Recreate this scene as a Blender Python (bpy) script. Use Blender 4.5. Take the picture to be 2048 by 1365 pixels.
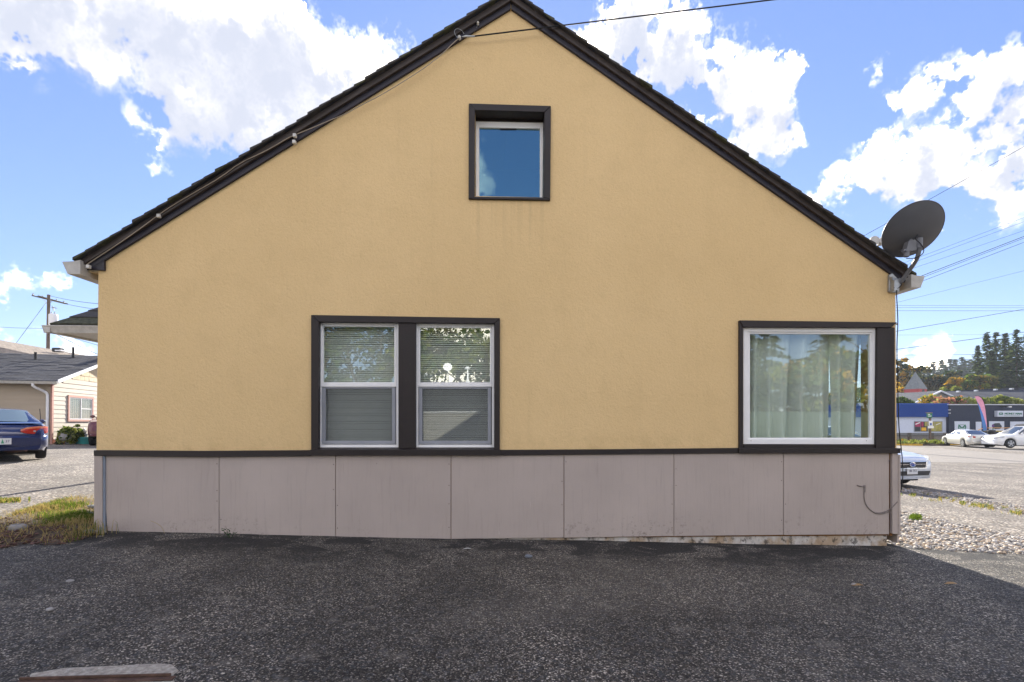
import bpy, bmesh, math, random
import numpy as np
from mathutils import Vector, Matrix, noise as mnoise

random.seed(7)
rng = np.random.default_rng(11)
sc = bpy.context.scene
col = sc.collection
for o in list(bpy.data.objects):
    bpy.data.objects.remove(o)

# ------------------------------------------------------------------ camera
CAM = Vector((0.0, -5.3695, 1.2712))
YAW, PITCH, ROLL = 0.0370, 0.0113, 0.0018
FPX, PPX, PPY = 1000.0, 1024.0, 831.6          # in the 2048 px wide photograph
_f = Vector((math.sin(YAW)*math.cos(PITCH), math.cos(YAW)*math.cos(PITCH), math.sin(PITCH)))
_r0 = Vector((math.cos(YAW), -math.sin(YAW), 0)); _u0 = _r0.cross(_f)
_r = _r0*math.cos(ROLL) + _u0*math.sin(ROLL); _u = -_r0*math.sin(ROLL) + _u0*math.cos(ROLL)
cd = bpy.data.cameras.new('camera'); cam = bpy.data.objects.new('camera', cd); col.objects.link(cam)
cam.matrix_world = Matrix(((_r.x, _u.x, -_f.x, CAM.x), (_r.y, _u.y, -_f.y, CAM.y), (_r.z, _u.z, -_f.z, CAM.z), (0, 0, 0, 1)))
cd.sensor_width = 36; cd.sensor_fit = 'HORIZONTAL'; cd.lens = FPX/2048*36
cd.shift_y = (PPY-682.5)/2048
cd.clip_start = 0.05; cd.clip_end = 3000
sc.camera = cam

# ------------------------------------------------------------------ sun, sky, exposure
SUN_AZ, SUN_EL = math.radians(2.5), math.radians(24.0)      # azimuth to the right of +Y
sdir = Vector((math.sin(SUN_AZ)*math.cos(SUN_EL), math.cos(SUN_AZ)*math.cos(SUN_EL), math.sin(SUN_EL)))
ld = bpy.data.lights.new('sun', 'SUN'); ld.energy = 5.0; ld.angle = math.radians(0.55); ld.color = (1.0, 0.93, 0.82)
sun = bpy.data.objects.new('sun', ld); col.objects.link(sun)
sun.rotation_euler = sdir.to_track_quat('Z', 'Y').to_euler(); sun.location = (0, 40, 60)
sc.view_settings.view_transform = 'Standard'; sc.view_settings.look = 'None'
sc.view_settings.exposure = 1.60; sc.view_settings.gamma = 1.0; sc.view_settings.use_curve_mapping = False

def pix_dir(px, py):
    return (_f + _r*((px-PPX)/FPX) + _u*((PPY-py)/FPX)).normalized()

w = bpy.data.worlds.new('World'); sc.world = w; w.use_nodes = True
nt = w.node_tree; N = nt.nodes; Lk = nt.links
for n in list(N): N.remove(n)
wout = N.new('ShaderNodeOutputWorld'); bg = N.new('ShaderNodeBackground'); Lk.new(bg.outputs[0], wout.inputs[0])
SKY_STR = 0.07
bg.inputs[1].default_value = SKY_STR
sky = N.new('ShaderNodeTexSky'); sky.sky_type = 'NISHITA'; sky.sun_disc = False
sky.sun_elevation = SUN_EL; sky.sun_rotation = SUN_AZ
sky.altitude = 0; sky.air_density = 1.0; sky.dust_density = 0.1; sky.ozone_density = 1.5
tc = N.new('ShaderNodeTexCoord')
DIR = tc.outputs['Generated']
# cumulus banks of this afternoon: (pixel of the photograph, radius px, weight) -> a fixed direction in the sky
banks = [(-60, 20, 120, 1.2), (30, 20, 95, 1.2), (110, 15, 95, 1.2), (200, 10, 100, 1.15), (330, 50, 130, 1.1), (440, 110, 150, 1.2), (540, 90, 110, 1.1), (600, 90, 75, 1), (380, 180, 110, 1.1),
         (480, 205, 120, 1.2), (330, 250, 62, .9), (400, 275, 55, .8), (600, 200, 110, 1.1), (690, 165, 90, 1), (770, 130, 60, .95), (560, 235, 80, .9),
         (1230, 40, 95, 1.1), (1300, 60, 95, 1.1), (1360, 120, 105, 1.2), (1430, 170, 115, 1.2), (1520, 175, 90, 1.1), (1520, 250, 75, 1), (1280, 110, 90, 1.1), (1565, 275, 40, .9),
         (1790, 215, 45, .9), (1870, 170, 65, 1), (1960, 125, 70, 1), (2030, 150, 100, 1.1), (1960, 200, 80, 1.1), (2040, 240, 80, 1.1), (1760, 140, 40, .42),
         (1690, 355, 55, .9), (1790, 300, 75, 1), (1780, 370, 80, 1.1), (1880, 330, 90, 1.1), (1980, 340, 100, 1.1), (2050, 350, 90, 1.1), (1660, 402, 34, .9),
         (85, 565, 36, .66), (5, 662, 36, .68), (150, 695, 40, .52), (40, 690, 30, .6), (1850, 698, 50, .45)]
CW, CH = 4096, 1024                                   # the cloud deck, worked out once over the whole upper sky (azimuth x elevation)
def spectral(seed, k0, slope):
    g = np.random.default_rng(seed).standard_normal((CH*2, CW)).astype(np.float32)
    f = np.fft.rfft2(g); ky = np.fft.fftfreq(CH*2)[:, None]*CH*2*2; kx = np.fft.rfftfreq(CW)[None, :]*CW   # cycles per turn
    k = np.sqrt(kx*kx+ky*ky); amp = np.where(k < k0, (k/k0)**2, (np.maximum(k, 1)/k0)**slope); n = np.fft.irfft2(f*amp, s=(CH*2, CW))[:CH].astype(np.float32)
    return n/n.std()
_az = ((np.arange(CW)+.5)/CW-.25)*2*math.pi; _el = (np.arange(CH)+.5)/CH*math.pi/2
cx_ = (np.sin(_az)[None, :]*np.cos(_el)[:, None]).astype(np.float32); cy_ = (np.cos(_az)[None, :]*np.cos(_el)[:, None]).astype(np.float32); cz_ = np.repeat(np.sin(_el)[:, None], CW, 1).astype(np.float32)
acc = np.zeros((CH, CW), np.float32)
for (px, py, r, wt) in banks:
    c = pix_dir(px, py); ang = (c-pix_dir(px+r*.7, py-r*.7)).length*1.18
    az0 = math.atan2(c.x, c.y); el0 = math.asin(c.z); ha = ang/max(.3, math.cos(el0))*1.6
    i0, i1 = int(((az0-ha)/(2*math.pi)+.25)*CW), int(((az0+ha)/(2*math.pi)+.25)*CW)+1; j0, j1 = max(0, int((el0-ang*1.3)/(math.pi/2)*CH)), min(CH, int((el0+ang*1.3)/(math.pi/2)*CH)+1)
    sl_ = (slice(j0, j1), slice(max(0, i0), i1)); dp = cx_[sl_]*c.x+cy_[sl_]*c.y+cz_[sl_]*c.z
    d = np.sqrt(np.maximum(0, 2-2*dp))/ang; v = wt*np.clip(1.25-1.05*d, 0, 1)
    acc[sl_] = np.maximum(acc[sl_], v)+.25*np.minimum(acc[sl_], v)
c = pix_dir(1024, 330); away = np.clip((np.arccos(np.clip(cx_*c.x+cy_*c.y+cz_*c.z, -1, 1))-.86)/.2, 0, 1)
acc = np.maximum(acc, np.clip(.32+.80*spectral(12, 9, -2.6), 0, 1.25)*away)       # cloud added out of view, cover raised to light the shaded wall
def warp(A, dx, dy):                                  # push a field about, so that edges billow and tear
    jj, ii = np.indices(A.shape, dtype=np.int32); return A[np.clip(jj+dy.astype(np.int32), 0, CH-1), (ii+dx.astype(np.int32)) % CW]
n_lo = spectral(5, 22, -1.9); n_mid = spectral(8, 60, -1.7); n_hi = spectral(9, 170, -1.5); wisp = spectral(21, 14, -2.0)
acc = warp(acc, n_mid*7+spectral(31, 30, -2.0)*10, n_lo*6+n_mid*5)
puff = .55*n_lo+.34*(1.0-1.5*np.abs(n_mid))+.14*(1.0-1.5*np.abs(n_hi))
bil = puff
dens = np.minimum(acc, 1.3)*1.35+puff*.36-.72
dens = np.where(acc < .03, -1, dens)
dens *= np.clip(_el[:, None]/.05, 0, 1)**.5
t_ = np.clip(dens/.60, 0, 1.8)
soft = .26+.40*np.clip(.5+.6*wisp, 0, 1.4)
alpha = np.clip(dens/soft, 0, 1); alpha = alpha*alpha*(3-2*alpha)
vw = np.clip((acc-.12)/.5, 0, 1)*np.clip(.35+.55*n_lo+.35*n_mid+.2*n_hi, 0, 1)**1.6*.42; alpha = np.maximum(alpha, vw)     # thin torn veils round the banks
od = np.zeros_like(t_); st = 4
for q in range(1, 13): od += np.roll(t_, -st*q, 0)*(1-q*.06)                      # cloud between here and the sun above
od = np.where(np.arange(CH)[:, None] > CH-60, 3, od)
cosun = cx_*sdir.x+cy_*sdir.y+cz_*sdir.z                     # towards the sun one sees the shaded side of a cloud, away from it the sunlit side, brightened to light the wall
lit_ = np.clip(.10+.80*np.exp(-od*.175)+.15*puff+.07*n_mid, 0, 1)**(.4+1.65*(1+cosun))
buf = np.zeros((CH*2, CW, 4), np.float32); buf[CH:, :, 0] = alpha; buf[CH:, :, 1] = lit_; buf[:, :, 3] = 1
cimg = bpy.data.images.new('cloud_deck', CW, CH*2, float_buffer=True, is_data=True); cimg.pixels.foreach_set(buf.ravel()); cimg.update(); cimg.pack()
del buf, od, acc, cx_, cy_, cz_
et = N.new('ShaderNodeTexEnvironment'); et.image = cimg; Lk.new(DIR, et.inputs[0])
sp = N.new('ShaderNodeSeparateColor'); Lk.new(et.outputs[0], sp.inputs[0])
def rgbmix(fac, a, b):
    n = N.new('ShaderNodeMix'); n.data_type = 'RGBA'
    if isinstance(fac, (int, float)): n.inputs[0].default_value = fac
    else: Lk.new(fac, n.inputs[0])
    for i, v in ((6, a), (7, b)):
        if isinstance(v, tuple): n.inputs[i].default_value = v
        else: Lk.new(v, n.inputs[i])
    return n.outputs[2]
cs = 1/SKY_STR
veil = rgbmix(.50, rgbmix(1.0, (0, 0, 0, 1), sky.outputs[0]), (.074*cs, .122*cs, .345*cs, 1))                   # thin high haze over the blue
cloudc = rgbmix(sp.outputs[1], (.245*cs, .26*cs, .305*cs, 1), (3.1*cs, 2.72*cs, 2.15*cs, 1))
Lk.new(rgbmix(sp.outputs[0], veil, cloudc), bg.inputs[0])
sc.render.engine = 'CYCLES'
sc.cycles.max_bounces = 6; sc.cycles.diffuse_bounces = 3; sc.cycles.transparent_max_bounces = 24; sc.cycles.glossy_bounces = 5

# ------------------------------------------------------------------ geometry helpers
def ray(px, py): return _f + _r*((px-PPX)/FPX) + _u*((PPY-py)/FPX)
def at_y(px, py, Y=0.0):
    d = ray(px, py); return CAM + d*((Y-CAM.y)/d.y)
def at_d(px, py, depth): return CAM + ray(px, py)*depth
def lerp(a, b, t): return a+(b-a)*t
def sstep(a, b, x):
    t = max(0, min(1, (x-a)/(b-a))); return t*t*(3-2*t)
GX = [(-400, .9), (-60, .5), (-24, .30), (-12, .22), (-4.2, .125), (0, 0), (4.4, -.105), (10, -.31), (20, -.56), (38, -.86), (80, -1.0), (900, -1.0)]
def G(x, y):
    for (a, za), (b, zb) in zip(GX, GX[1:]):
        if x <= b: return lerp(za, zb, sstep(a, b, x)*.25+.75*max(0, (x-a)/(b-a)))
    return -1.0
def at_g(px, py):
    z = 0
    for i in range(12):
        d = ray(px, py); t = (z-CAM.z)/d.z; p = CAM+d*t; z = G(p.x, p.y)
    return Vector((p.x, p.y, G(p.x, p.y)))

class MB:
    def __init__(s): s.v = []; s.f = []; s.m = []
    def add(s, vs, fs, mi=0):
        o = len(s.v); s.v += [Vector(v) for v in vs]
        s.f += [[i+o for i in f] for f in fs]; s.m += [mi]*len(fs); return s
    def box(s, a, b, mi=0):
        x0, y0, z0 = a; x1, y1, z1 = b
        return s.add([(x0,y0,z0),(x1,y0,z0),(x1,y1,z0),(x0,y1,z0),(x0,y0,z1),(x1,y0,z1),(x1,y1,z1),(x0,y1,z1)],
                     [(0,3,2,1),(4,5,6,7),(0,1,5,4),(1,2,6,5),(2,3,7,6),(3,0,4,7)], mi)
    def prism(s, pts, d, mi=0):                       # polygon swept by the vector d
        n = len(pts); P = [Vector(p) for p in pts]; d = Vector(d)
        return s.add(P+[p+d for p in P], [list(range(n))[::-1], list(range(n, 2*n))]+[(i, (i+1)%n, (i+1)%n+n, i+n) for i in range(n)], mi)
    def pxprism(s, pix, yf, yb, mi=0):                # polygon seen at pixels on the plane y = yf, swept back to yb
        P = [at_y(x, y, yf) for x, y in pix]
        return s.prism(P, (0, yb-yf, 0), mi)
    def pxbar(s, x0, y0, x1, y1, yf, yb, mi=0):
        return s.pxprism([(x0, y1), (x1, y1), (x1, y0), (x0, y0)], yf, yb, mi)
    def tube(s, path, r, seg=6, mi=0, cap=True):
        P = [Vector(p) for p in path]; n = len(P); o = len(s.v); ref = None
        rr = r if isinstance(r, (list, tuple)) else [r]*n
        for i in range(n):
            t = (P[min(i+1, n-1)]-P[max(i-1, 0)]).normalized()
            if ref is None: ref = t.orthogonal().normalized()
            a = (ref - t*ref.dot(t))
            a = a.normalized() if a.length > 1e-6 else t.orthogonal().normalized()
            ref = a; b = t.cross(a)
            for k in range(seg):
                th = 2*math.pi*k/seg; s.v.append(P[i]+(a*math.cos(th)+b*math.sin(th))*rr[i])
        for i in range(n-1):
            for k in range(seg):
                s.f.append([o+i*seg+k, o+i*seg+(k+1)%seg, o+(i+1)*seg+(k+1)%seg, o+(i+1)*seg+k]); s.m.append(mi)
        if cap:
            s.f.append([o+k for k in range(seg)][::-1]); s.f.append([o+(n-1)*seg+k for k in range(seg)]); s.m += [mi, mi]
        return s
    def lathe(s, prof, c, ax, seg=20, mi=0):          # prof: (radius, height along ax)
        c = Vector(c); ax = Vector(ax).normalized(); a = ax.orthogonal().normalized(); b = ax.cross(a); o = len(s.v); n = len(prof)
        for (r, h) in prof:
            for k in range(seg):
                th = 2*math.pi*k/seg; s.v.append(c+ax*h+(a*math.cos(th)+b*math.sin(th))*r)
        for i in range(n-1):
            for k in range(seg):
                s.f.append([o+i*seg+k, o+i*seg+(k+1)%seg, o+(i+1)*seg+(k+1)%seg, o+(i+1)*seg+k]); s.m.append(mi)
        s.f.append([o+k for k in range(seg)][::-1]); s.f.append([o+(n-1)*seg+k for k in range(seg)]); s.m += [mi, mi]
        return s
    def blob(s, c, r, sub=2, sq=(1, 1, 1), nz=.15, seed=0, mi=0):
        bm = bmesh.new(); bmesh.ops.create_icosphere(bm, subdivisions=sub, radius=1)
        o = len(s.v)
        for v in bm.verts:
            k = 1+nz*mnoise.noise(v.co*1.6+Vector((seed, seed*.7, 3)))
            s.v.append(Vector((c[0]+v.co.x*k*r*sq[0], c[1]+v.co.y*k*r*sq[1], c[2]+v.co.z*k*r*sq[2])))
        for f in bm.faces: s.f.append([v.index+o for v in f.verts]); s.m.append(mi)
        bm.free(); return s

def build(name, mb, mats, parent=None, smooth=None, world=True, bevel=0):
    """one mesh object; vertices are given in world space unless world=False (then in the parent's space)"""
    me = bpy.data.meshes.new(name)
    off = Vector((0, 0, 0))
    if world and parent is not None:
        off = ORI.get(parent.name, Vector((0, 0, 0)))
    me.from_pydata([tuple(v-off) for v in mb.v], [], mb.f)
    if not isinstance(mats, (list, tuple)): mats = [mats]
    for m in mats: me.materials.append(m)
    if len(mats) > 1: me.polygons.foreach_set('material_index', mb.m)
    bm = bmesh.new(); bm.from_mesh(me); bmesh.ops.recalc_face_normals(bm, faces=bm.faces)
    if bevel:
        ed = [e for e in bm.edges if len(e.link_faces) == 2 and e.calc_face_angle(0) > .6]
        bmesh.ops.bevel(bm, geom=ed, offset=bevel, segments=1, affect='EDGES', clamp_overlap=True)
    bm.to_mesh(me); bm.free()
    if smooth:
        me.polygons.foreach_set('use_smooth', [True]*len(me.polygons)); me.set_sharp_from_angle(angle=math.radians(smooth))
    me.update()
    o = bpy.data.objects.new(name, me); col.objects.link(o)
    if parent is not None:
        o.parent = parent
        ORI[o.name] = ORI.get(parent.name, Vector((0, 0, 0)))
    return o
ORI = {}
def tag(o, label, cat, group=None):
    o['label'] = label; o['category'] = cat
    if group: o['group'] = group
    return o
def thing(name, label, cat, loc=(0, 0, 0), rz=0.0, group=None):
    o = bpy.data.objects.new(name, None); col.objects.link(o); o.location = loc; o.rotation_euler = (0, 0, rz)
    o.empty_display_size = .2; ORI[o.name] = Vector(loc); return tag(o, label, cat, group)
def setting(o): o['kind'] = 'structure'; return o
def stuff(o, label=None, cat=None):
    o['kind'] = 'stuff'
    if label: o['label'] = label; o['category'] = cat
    return o
def fastmesh(name, V, F, mats, mi=None, parent=None, smooth=False):
    V = np.asarray(V, np.float32); F = np.asarray(F, np.int32); m, k = F.shape
    if parent is not None: V = V - np.array(ORI[parent.name], np.float32)
    me = bpy.data.meshes.new(name); me.vertices.add(len(V)); me.vertices.foreach_set('co', V.ravel())
    me.loops.add(m*k); me.loops.foreach_set('vertex_index', F.ravel())
    me.polygons.add(m); me.polygons.foreach_set('loop_start', np.arange(0, m*k, k, dtype=np.int32))
    if not isinstance(mats, (list, tuple)): mats = [mats]
    for x in mats: me.materials.append(x)
    if mi is not None: me.polygons.foreach_set('material_index', np.asarray(mi, np.int32))
    if smooth: me.polygons.foreach_set('use_smooth', np.ones(m, bool))
    me.update(calc_edges=True); me.validate()
    o = bpy.data.objects.new(name, me); col.objects.link(o)
    if parent is not None: o.parent = parent
    return o
def text(name, s, size, mat, parent, loc, rot=(math.pi/2, 0, 0), align='CENTER', ext=.002, xs=1.0):
    c = bpy.data.curves.new(name, 'FONT'); c.body = s; c.size = size; c.extrude = ext; c.align_x = align; c.align_y = 'CENTER'
    t = bpy.data.objects.new(name, c); col.objects.link(t)
    me = bpy.data.meshes.new_from_object(t.evaluated_get(bpy.context.evaluated_depsgraph_get()))
    bpy.data.objects.remove(t); me.materials.clear(); me.materials.append(mat)
    o = bpy.data.objects.new(name, me); col.objects.link(o); o.parent = parent; o.location = loc; o.rotation_euler = rot; o.scale = (xs, 1, 1); return o

# ------------------------------------------------------------------ materials
class Mat:
    def __init__(s, name):
        s.m = bpy.data.materials.new(name); s.m.use_nodes = True; s.nt = s.m.node_tree; s.n = s.nt.nodes; s.l = s.nt.links
        s.b = s.n['Principled BSDF']; s.out = s.n['Material Output']
    def pos(s, kind='Object', scale=(1, 1, 1)):
        if kind == 'world': t = s.n.new('ShaderNodeNewGeometry').outputs['Position']
        else: t = s.n.new('ShaderNodeTexCoord').outputs['Object']
        mp = s.n.new('ShaderNodeMapping'); s.l.new(t, mp.inputs[0]); mp.inputs['Scale'].default_value = scale; return mp.outputs[0]
    def noise(s, vec, scale, detail=4, rough=.55, dist=0):
        n = s.n.new('ShaderNodeTexNoise'); s.l.new(vec, n.inputs['Vector'])
        for k, v in (('Scale', scale), ('Detail', detail), ('Roughness', rough), ('Distortion', dist)): n.inputs[k].default_value = v
        return n.outputs['Fac']
    def vor(s, vec, scale, feat='F1'):
        n = s.n.new('ShaderNodeTexVoronoi'); n.feature = feat; s.l.new(vec, n.inputs['Vector']); n.inputs['Scale'].default_value = scale; return n
    def ramp(s, v, stops, const=False):
        r = s.n.new('ShaderNodeValToRGB'); s.l.new(v, r.inputs[0]); e = r.color_ramp.elements
        while len(e) < len(stops): e.new(.5)
        if const: r.color_ramp.interpolation = 'CONSTANT'
        for el, (p, c) in zip(e, stops): el.position = p; el.color = tuple(c)+(1,) if len(c) == 3 else c
        return r.outputs[0]
    def mr(s, v, a, b, c=0., d=1., smooth=True):
        n = s.n.new('ShaderNodeMapRange'); s.l.new(v, n.inputs[0]); n.interpolation_type = 'SMOOTHSTEP' if smooth else 'LINEAR'
        for i, x in zip((1, 2, 3, 4), (a, b, c, d)): n.inputs[i].default_value = x
        return n.outputs[0]
    def math(s, op, a, b=None):
        n = s.n.new('ShaderNodeMath'); n.operation = op
        for i, v in enumerate((a, b)):
            if v is None: continue
            if isinstance(v, (int, float)): n.inputs[i].default_value = v
            else: s.l.new(v, n.inputs[i])
        return n.outputs[0]
    def mix(s, f, a, b, mode='MIX'):
        n = s.n.new('ShaderNodeMix'); n.data_type = 'RGBA'; n.blend_type = mode
        if isinstance(f, (int, float)): n.inputs[0].default_value = f
        else: s.l.new(f, n.inputs[0])
        for i, v in ((6, a), (7, b)):
            if isinstance(v, tuple): n.inputs[i].default_value = v if len(v) == 4 else v+(1,)
            else: s.l.new(v, n.inputs[i])
        return n.outputs[2]
    def sep(s, vec):
        n = s.n.new('ShaderNodeSeparateXYZ'); s.l.new(vec, n.inputs[0]); return n.outputs
    def color(s, c):
        if isinstance(c, tuple): s.b.inputs['Base Color'].default_value = c if len(c) == 4 else c+(1,)
        else: s.l.new(c, s.b.inputs['Base Color'])
    def bump(s, h, strength, dist=.01):
        n = s.n.new('ShaderNodeBump'); s.l.new(h, n.inputs['Height']); n.inputs['Strength'].default_value = strength; n.inputs['Distance'].default_value = dist
        s.l.new(n.outputs[0], s.b.inputs['Normal'])
    def set(s, **k):
        for a, v in k.items():
            i = s.b.inputs[{'rough': 'Roughness', 'metal': 'Metallic', 'spec': 'Specular IOR Level', 'coat': 'Coat Weight', 'coatr': 'Coat Roughness', 'emit': 'Emission Strength'}[a]]
            if isinstance(v, (int, float)): i.default_value = v
            else: s.l.new(v, i)
        return s
def plain(name, c, rough=.6, metal=0, var=.12, vs=6, bump=0, bs=60, spec=.4, coat=0, stretch=(1, 1, 1)):
    m = Mat(name); p = m.pos('Object', stretch); n = m.noise(p, vs, 5, .6)
    a = tuple(x*(1-var) for x in c); b = tuple(min(1, x*(1+var)) for x in c)
    m.color(m.ramp(n, [(.3, a), (.7, b)])); m.set(rough=rough, metal=metal, spec=spec, coat=coat)
    if bump: m.bump(m.noise(p, bs, 4, .6), bump, .01)
    return m.m

RUN = (at_y(938, 400).x, at_y(1101, 400).x, at_y(1020, 400).z)
def mat_stucco():
    m = Mat('yellow_stucco'); p = m.pos()
    big = m.noise(p, .55, 4, .55); mid = m.noise(p, 3.5, 5, .6); fin = m.noise(p, 60, 4, .65, .8)
    c = m.ramp(big, [(.3, (.74, .53, .262)), (.7, (.82, .595, .305))])
    c = m.mix(m.mr(mid, .45, .75, 0, .25), c, (.64, .455, .225))
    c = m.mix(m.mr(fin, .35, .65, .10, 0), c, (.36, .23, .09))
    spots = m.vor(m.pos(), 2.3); c = m.mix(m.mr(spots.outputs['Distance'], .008, .016, .55, 0), c, (.25, .17, .09))
    streak = m.noise(m.pos('Object', (7, 1, .35)), 1.2, 4, .6); c = m.mix(m.mr(streak, .58, .8, 0, .13), c, (.50, .36, .19))
    xyz = m.sep(p); ax0, ax1, az0 = RUN
    inx = m.math('MULTIPLY', m.mr(xyz[0], ax0-.05, ax0+.12), m.mr(xyz[0], ax1-.12, ax1+.05, 1, 0)); inz = m.math('MULTIPLY', m.mr(xyz[2], az0-.75, az0-.05), m.mr(xyz[2], az0-.02, az0+.02, 1, 0))
    runs = m.noise(m.pos('Object', (16, 1, .25)), 1.0, 3, .6); c = m.mix(m.math('MULTIPLY', m.math('MULTIPLY', inx, inz), m.mr(runs, .46, .66, 0, .20)), c, (.36, .26, .15))
    c = m.mix(m.math('MULTIPLY', m.mr(xyz[2], .92, 1.25, .30, 0), m.mr(m.noise(p, 5, 5, .7), .45, .65)), c, (.50, .35, .16))
    m.color(c); m.set(rough=.88, spec=.25)
    lump = m.noise(p, 24, 3, .5, 1.2); dr = m.noise(m.pos('Object', (1, 1, .6)), 9, 3, .5, 2.2)
    h = m.math('ADD', m.math('MULTIPLY', fin, .55), m.math('ADD', m.math('MULTIPLY', lump, .8), m.math('MULTIPLY', dr, .55)))
    m.bump(h, .62, .012); return m.m
def mat_panel():
    m = Mat('taupe_painted_plywood'); p = m.pos()
    big = m.noise(p, 1.1, 4, .55); grain = m.noise(m.pos('Object', (1, 1, .06)), 38, 5, .65, .4)
    z = m.sep(p)[2]
    c = m.ramp(big, [(.3, (.415, .352, .312)), (.72, (.485, .412, .365))])
    c = m.mix(m.mr(grain, .5, .8, 0, .28), c, (.255, .21, .19))
    grime = m.noise(p, 26, 6, .75); up = m.mr(z, .07, .34, 1, 0)
    g = m.math('MULTIPLY', m.mr(grime, .52, .66), up); c = m.mix(m.math('MULTIPLY', m.math('MULTIPLY', g, m.mr(m.noise(p, .9, 2), .45, .62)), .6), c, (.12, .10, .085))
    specks = m.vor(p, 3.1); c = m.mix(m.mr(specks.outputs['Distance'], .012, .02, .8, 0), c, (.06, .05, .045))
    sc2 = m.noise(m.pos('Object', (1, 1, .12)), 21, 3, .6); c = m.mix(m.math('MULTIPLY', m.mr(sc2, .70, .76), m.mr(z, .2, .6, .6, 0)), c, (.62, .57, .53))
    m.color(c); m.set(rough=.62, spec=.3)
    m.bump(m.math('ADD', m.math('MULTIPLY', grain, .8), m.math('MULTIPLY', m.noise(p, 7, 3), .8)), .35, .01); return m.m
def mat_trim(name='dark_brown_trim_paint', c=(.020, .0142, .0128)):
    m = Mat(name); p = m.pos(); n = m.noise(m.pos('Object', (1, 1, 1)), 9, 5, .6); g = m.noise(m.pos('Object', (.3, 1, 1)), 60, 4, .6)
    m.color(m.mix(m.mr(m.noise(p, 33, 5, .7), .66, .72, 0, .35), m.ramp(n, [(.3, tuple(x*.8 for x in c)), (.7, tuple(x*1.35 for x in c))]), (.15, .12, .1)))
    m.set(rough=m.mr(n, .3, .7, .42, .6), spec=.4); m.bump(g, .2, .006); return m.m
def mat_asphalt(name, dark, mid, pale, scale=95, stain=False, k=1.0):
    m = Mat(name); p = m.pos('world'); v = m.vor(p, scale); v2 = m.vor(p, scale*.42)
    cell = m.sep(v.outputs['Color']); patch = m.noise(p, .75, 6, .62); mid_n = m.noise(p, 5.5, 5, .65)
    c = m.ramp(cell[0], [(0, dark), (.40, tuple(lerp(a, b, .55) for a, b in zip(dark, mid))), (.62, mid), (.86, tuple(lerp(a, b, .45) for a, b in zip(mid, pale))), (.97, pale)])
    c = m.mix(m.mr(cell[1], .78, .95, 0, .45), c, (mid[0]*1.5, mid[1]*1.15, mid[2]*.8))
    d = v.outputs['Distance']; c = m.mix(m.mr(d, .35, .75, 0, .75), c, tuple(x*.45 for x in dark))
    big = m.sep(v2.outputs['Color'])
    c = m.mix(m.math('MULTIPLY', m.mr(big[2], .945, .975), m.mr(v2.outputs['Distance'], .42, .30)), c, pale)
    c = m.mix(m.mr(patch, .36, .62, .50, 0), c, tuple(x*.75 for x in dark))
    if stain: c = m.mix(m.math('MULTIPLY', m.mr(m.sep(v2.outputs['Color'])[0], .7, .9), .35), c, (mid[0]*.8, mid[1]*.98, mid[2]*1.3))
    worn = m.noise(m.pos('world', (.5, 1, 1)), .42, 3, .6, .6)
    if stain: c = m.mix(m.mr(worn, .50, .72, 0, .16), c, tuple(lerp(a, b, .28) for a, b in zip(mid, pale)))
    c = m.mix(m.mr(mid_n, .52, .74, 0, .22), c, tuple(lerp(a, b, .5) for a, b in zip(mid, pale)))
    if stain:
        xyz = m.sep(p); st = m.noise(m.pos('world', (1, 1.5, 1)), 1.7, 6, .68, .8)
        near = m.mr(xyz[1], -1.15, -.40, 0, 1); s_ = m.math('MULTIPLY', m.mr(st, .45, .54), near)
        c = m.mix(m.math('MULTIPLY', s_, .86), c, (.012, .012, .012))
        crk = m.n.new('ShaderNodeTexVoronoi'); crk.feature = 'DISTANCE_TO_EDGE'
        wv = m.mix(.25, m.pos('world'), m.noise(p, 3, 4)); m.l.new(wv, crk.inputs['Vector']); crk.inputs['Scale'].default_value = .55
        c = m.mix(m.math('MULTIPLY', m.mr(crk.outputs['Distance'], .001, .004, .6, 0), m.mr(patch, .55, .62)), c, (.016, .014, .012))
    m.color(c); m.set(rough=.82, spec=.35)
    h = m.math('ADD', m.math('MULTIPLY', m.mr(d, 0, .7, 1, 0), m.mr(cell[2], 0, 1, .4, 1)), m.math('MULTIPLY', mid_n, .6)); m.bump(h, .8*k, .006); return m.m
def mat_glass(name, tint=(.95, .98, .97), refl=.125, gc=(.95, 1, 1)):
    m = Mat(name); m.n.remove(m.b); t = m.n.new('ShaderNodeBsdfTransparent'); t.inputs[0].default_value = tint+(1,)
    g = m.n.new('ShaderNodeBsdfGlossy'); g.inputs['Roughness'].default_value = 0.0; g.inputs[0].default_value = gc+(1,)
    wv = m.noise(m.pos(), 2.2, 2, .5); b = m.n.new('ShaderNodeBump'); m.l.new(wv, b.inputs['Height']); b.inputs['Strength'].default_value = .02; b.inputs['Distance'].default_value = .02
    m.l.new(b.outputs[0], g.inputs['Normal'])
    ge = m.n.new('ShaderNodeNewGeometry'); dt = m.n.new('ShaderNodeVectorMath'); dt.operation = 'DOT_PRODUCT'; m.l.new(ge.outputs['Incoming'], dt.inputs[0]); m.l.new(ge.outputs['Normal'], dt.inputs[1])
    f = m.math('ADD', m.math('MULTIPLY', m.math('POWER', m.math('SUBTRACT', 1.0, m.math('ABSOLUTE', dt.outputs['Value'])), 5.0), .8), refl); mx = m.n.new('ShaderNodeMixShader'); m.l.new(f, mx.inputs[0]); m.l.new(t.outputs[0], mx.inputs[1]); m.l.new(g.outputs[0], mx.inputs[2])
    m.l.new(mx.outputs[0], m.out.inputs[0]); return m.m
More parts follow.
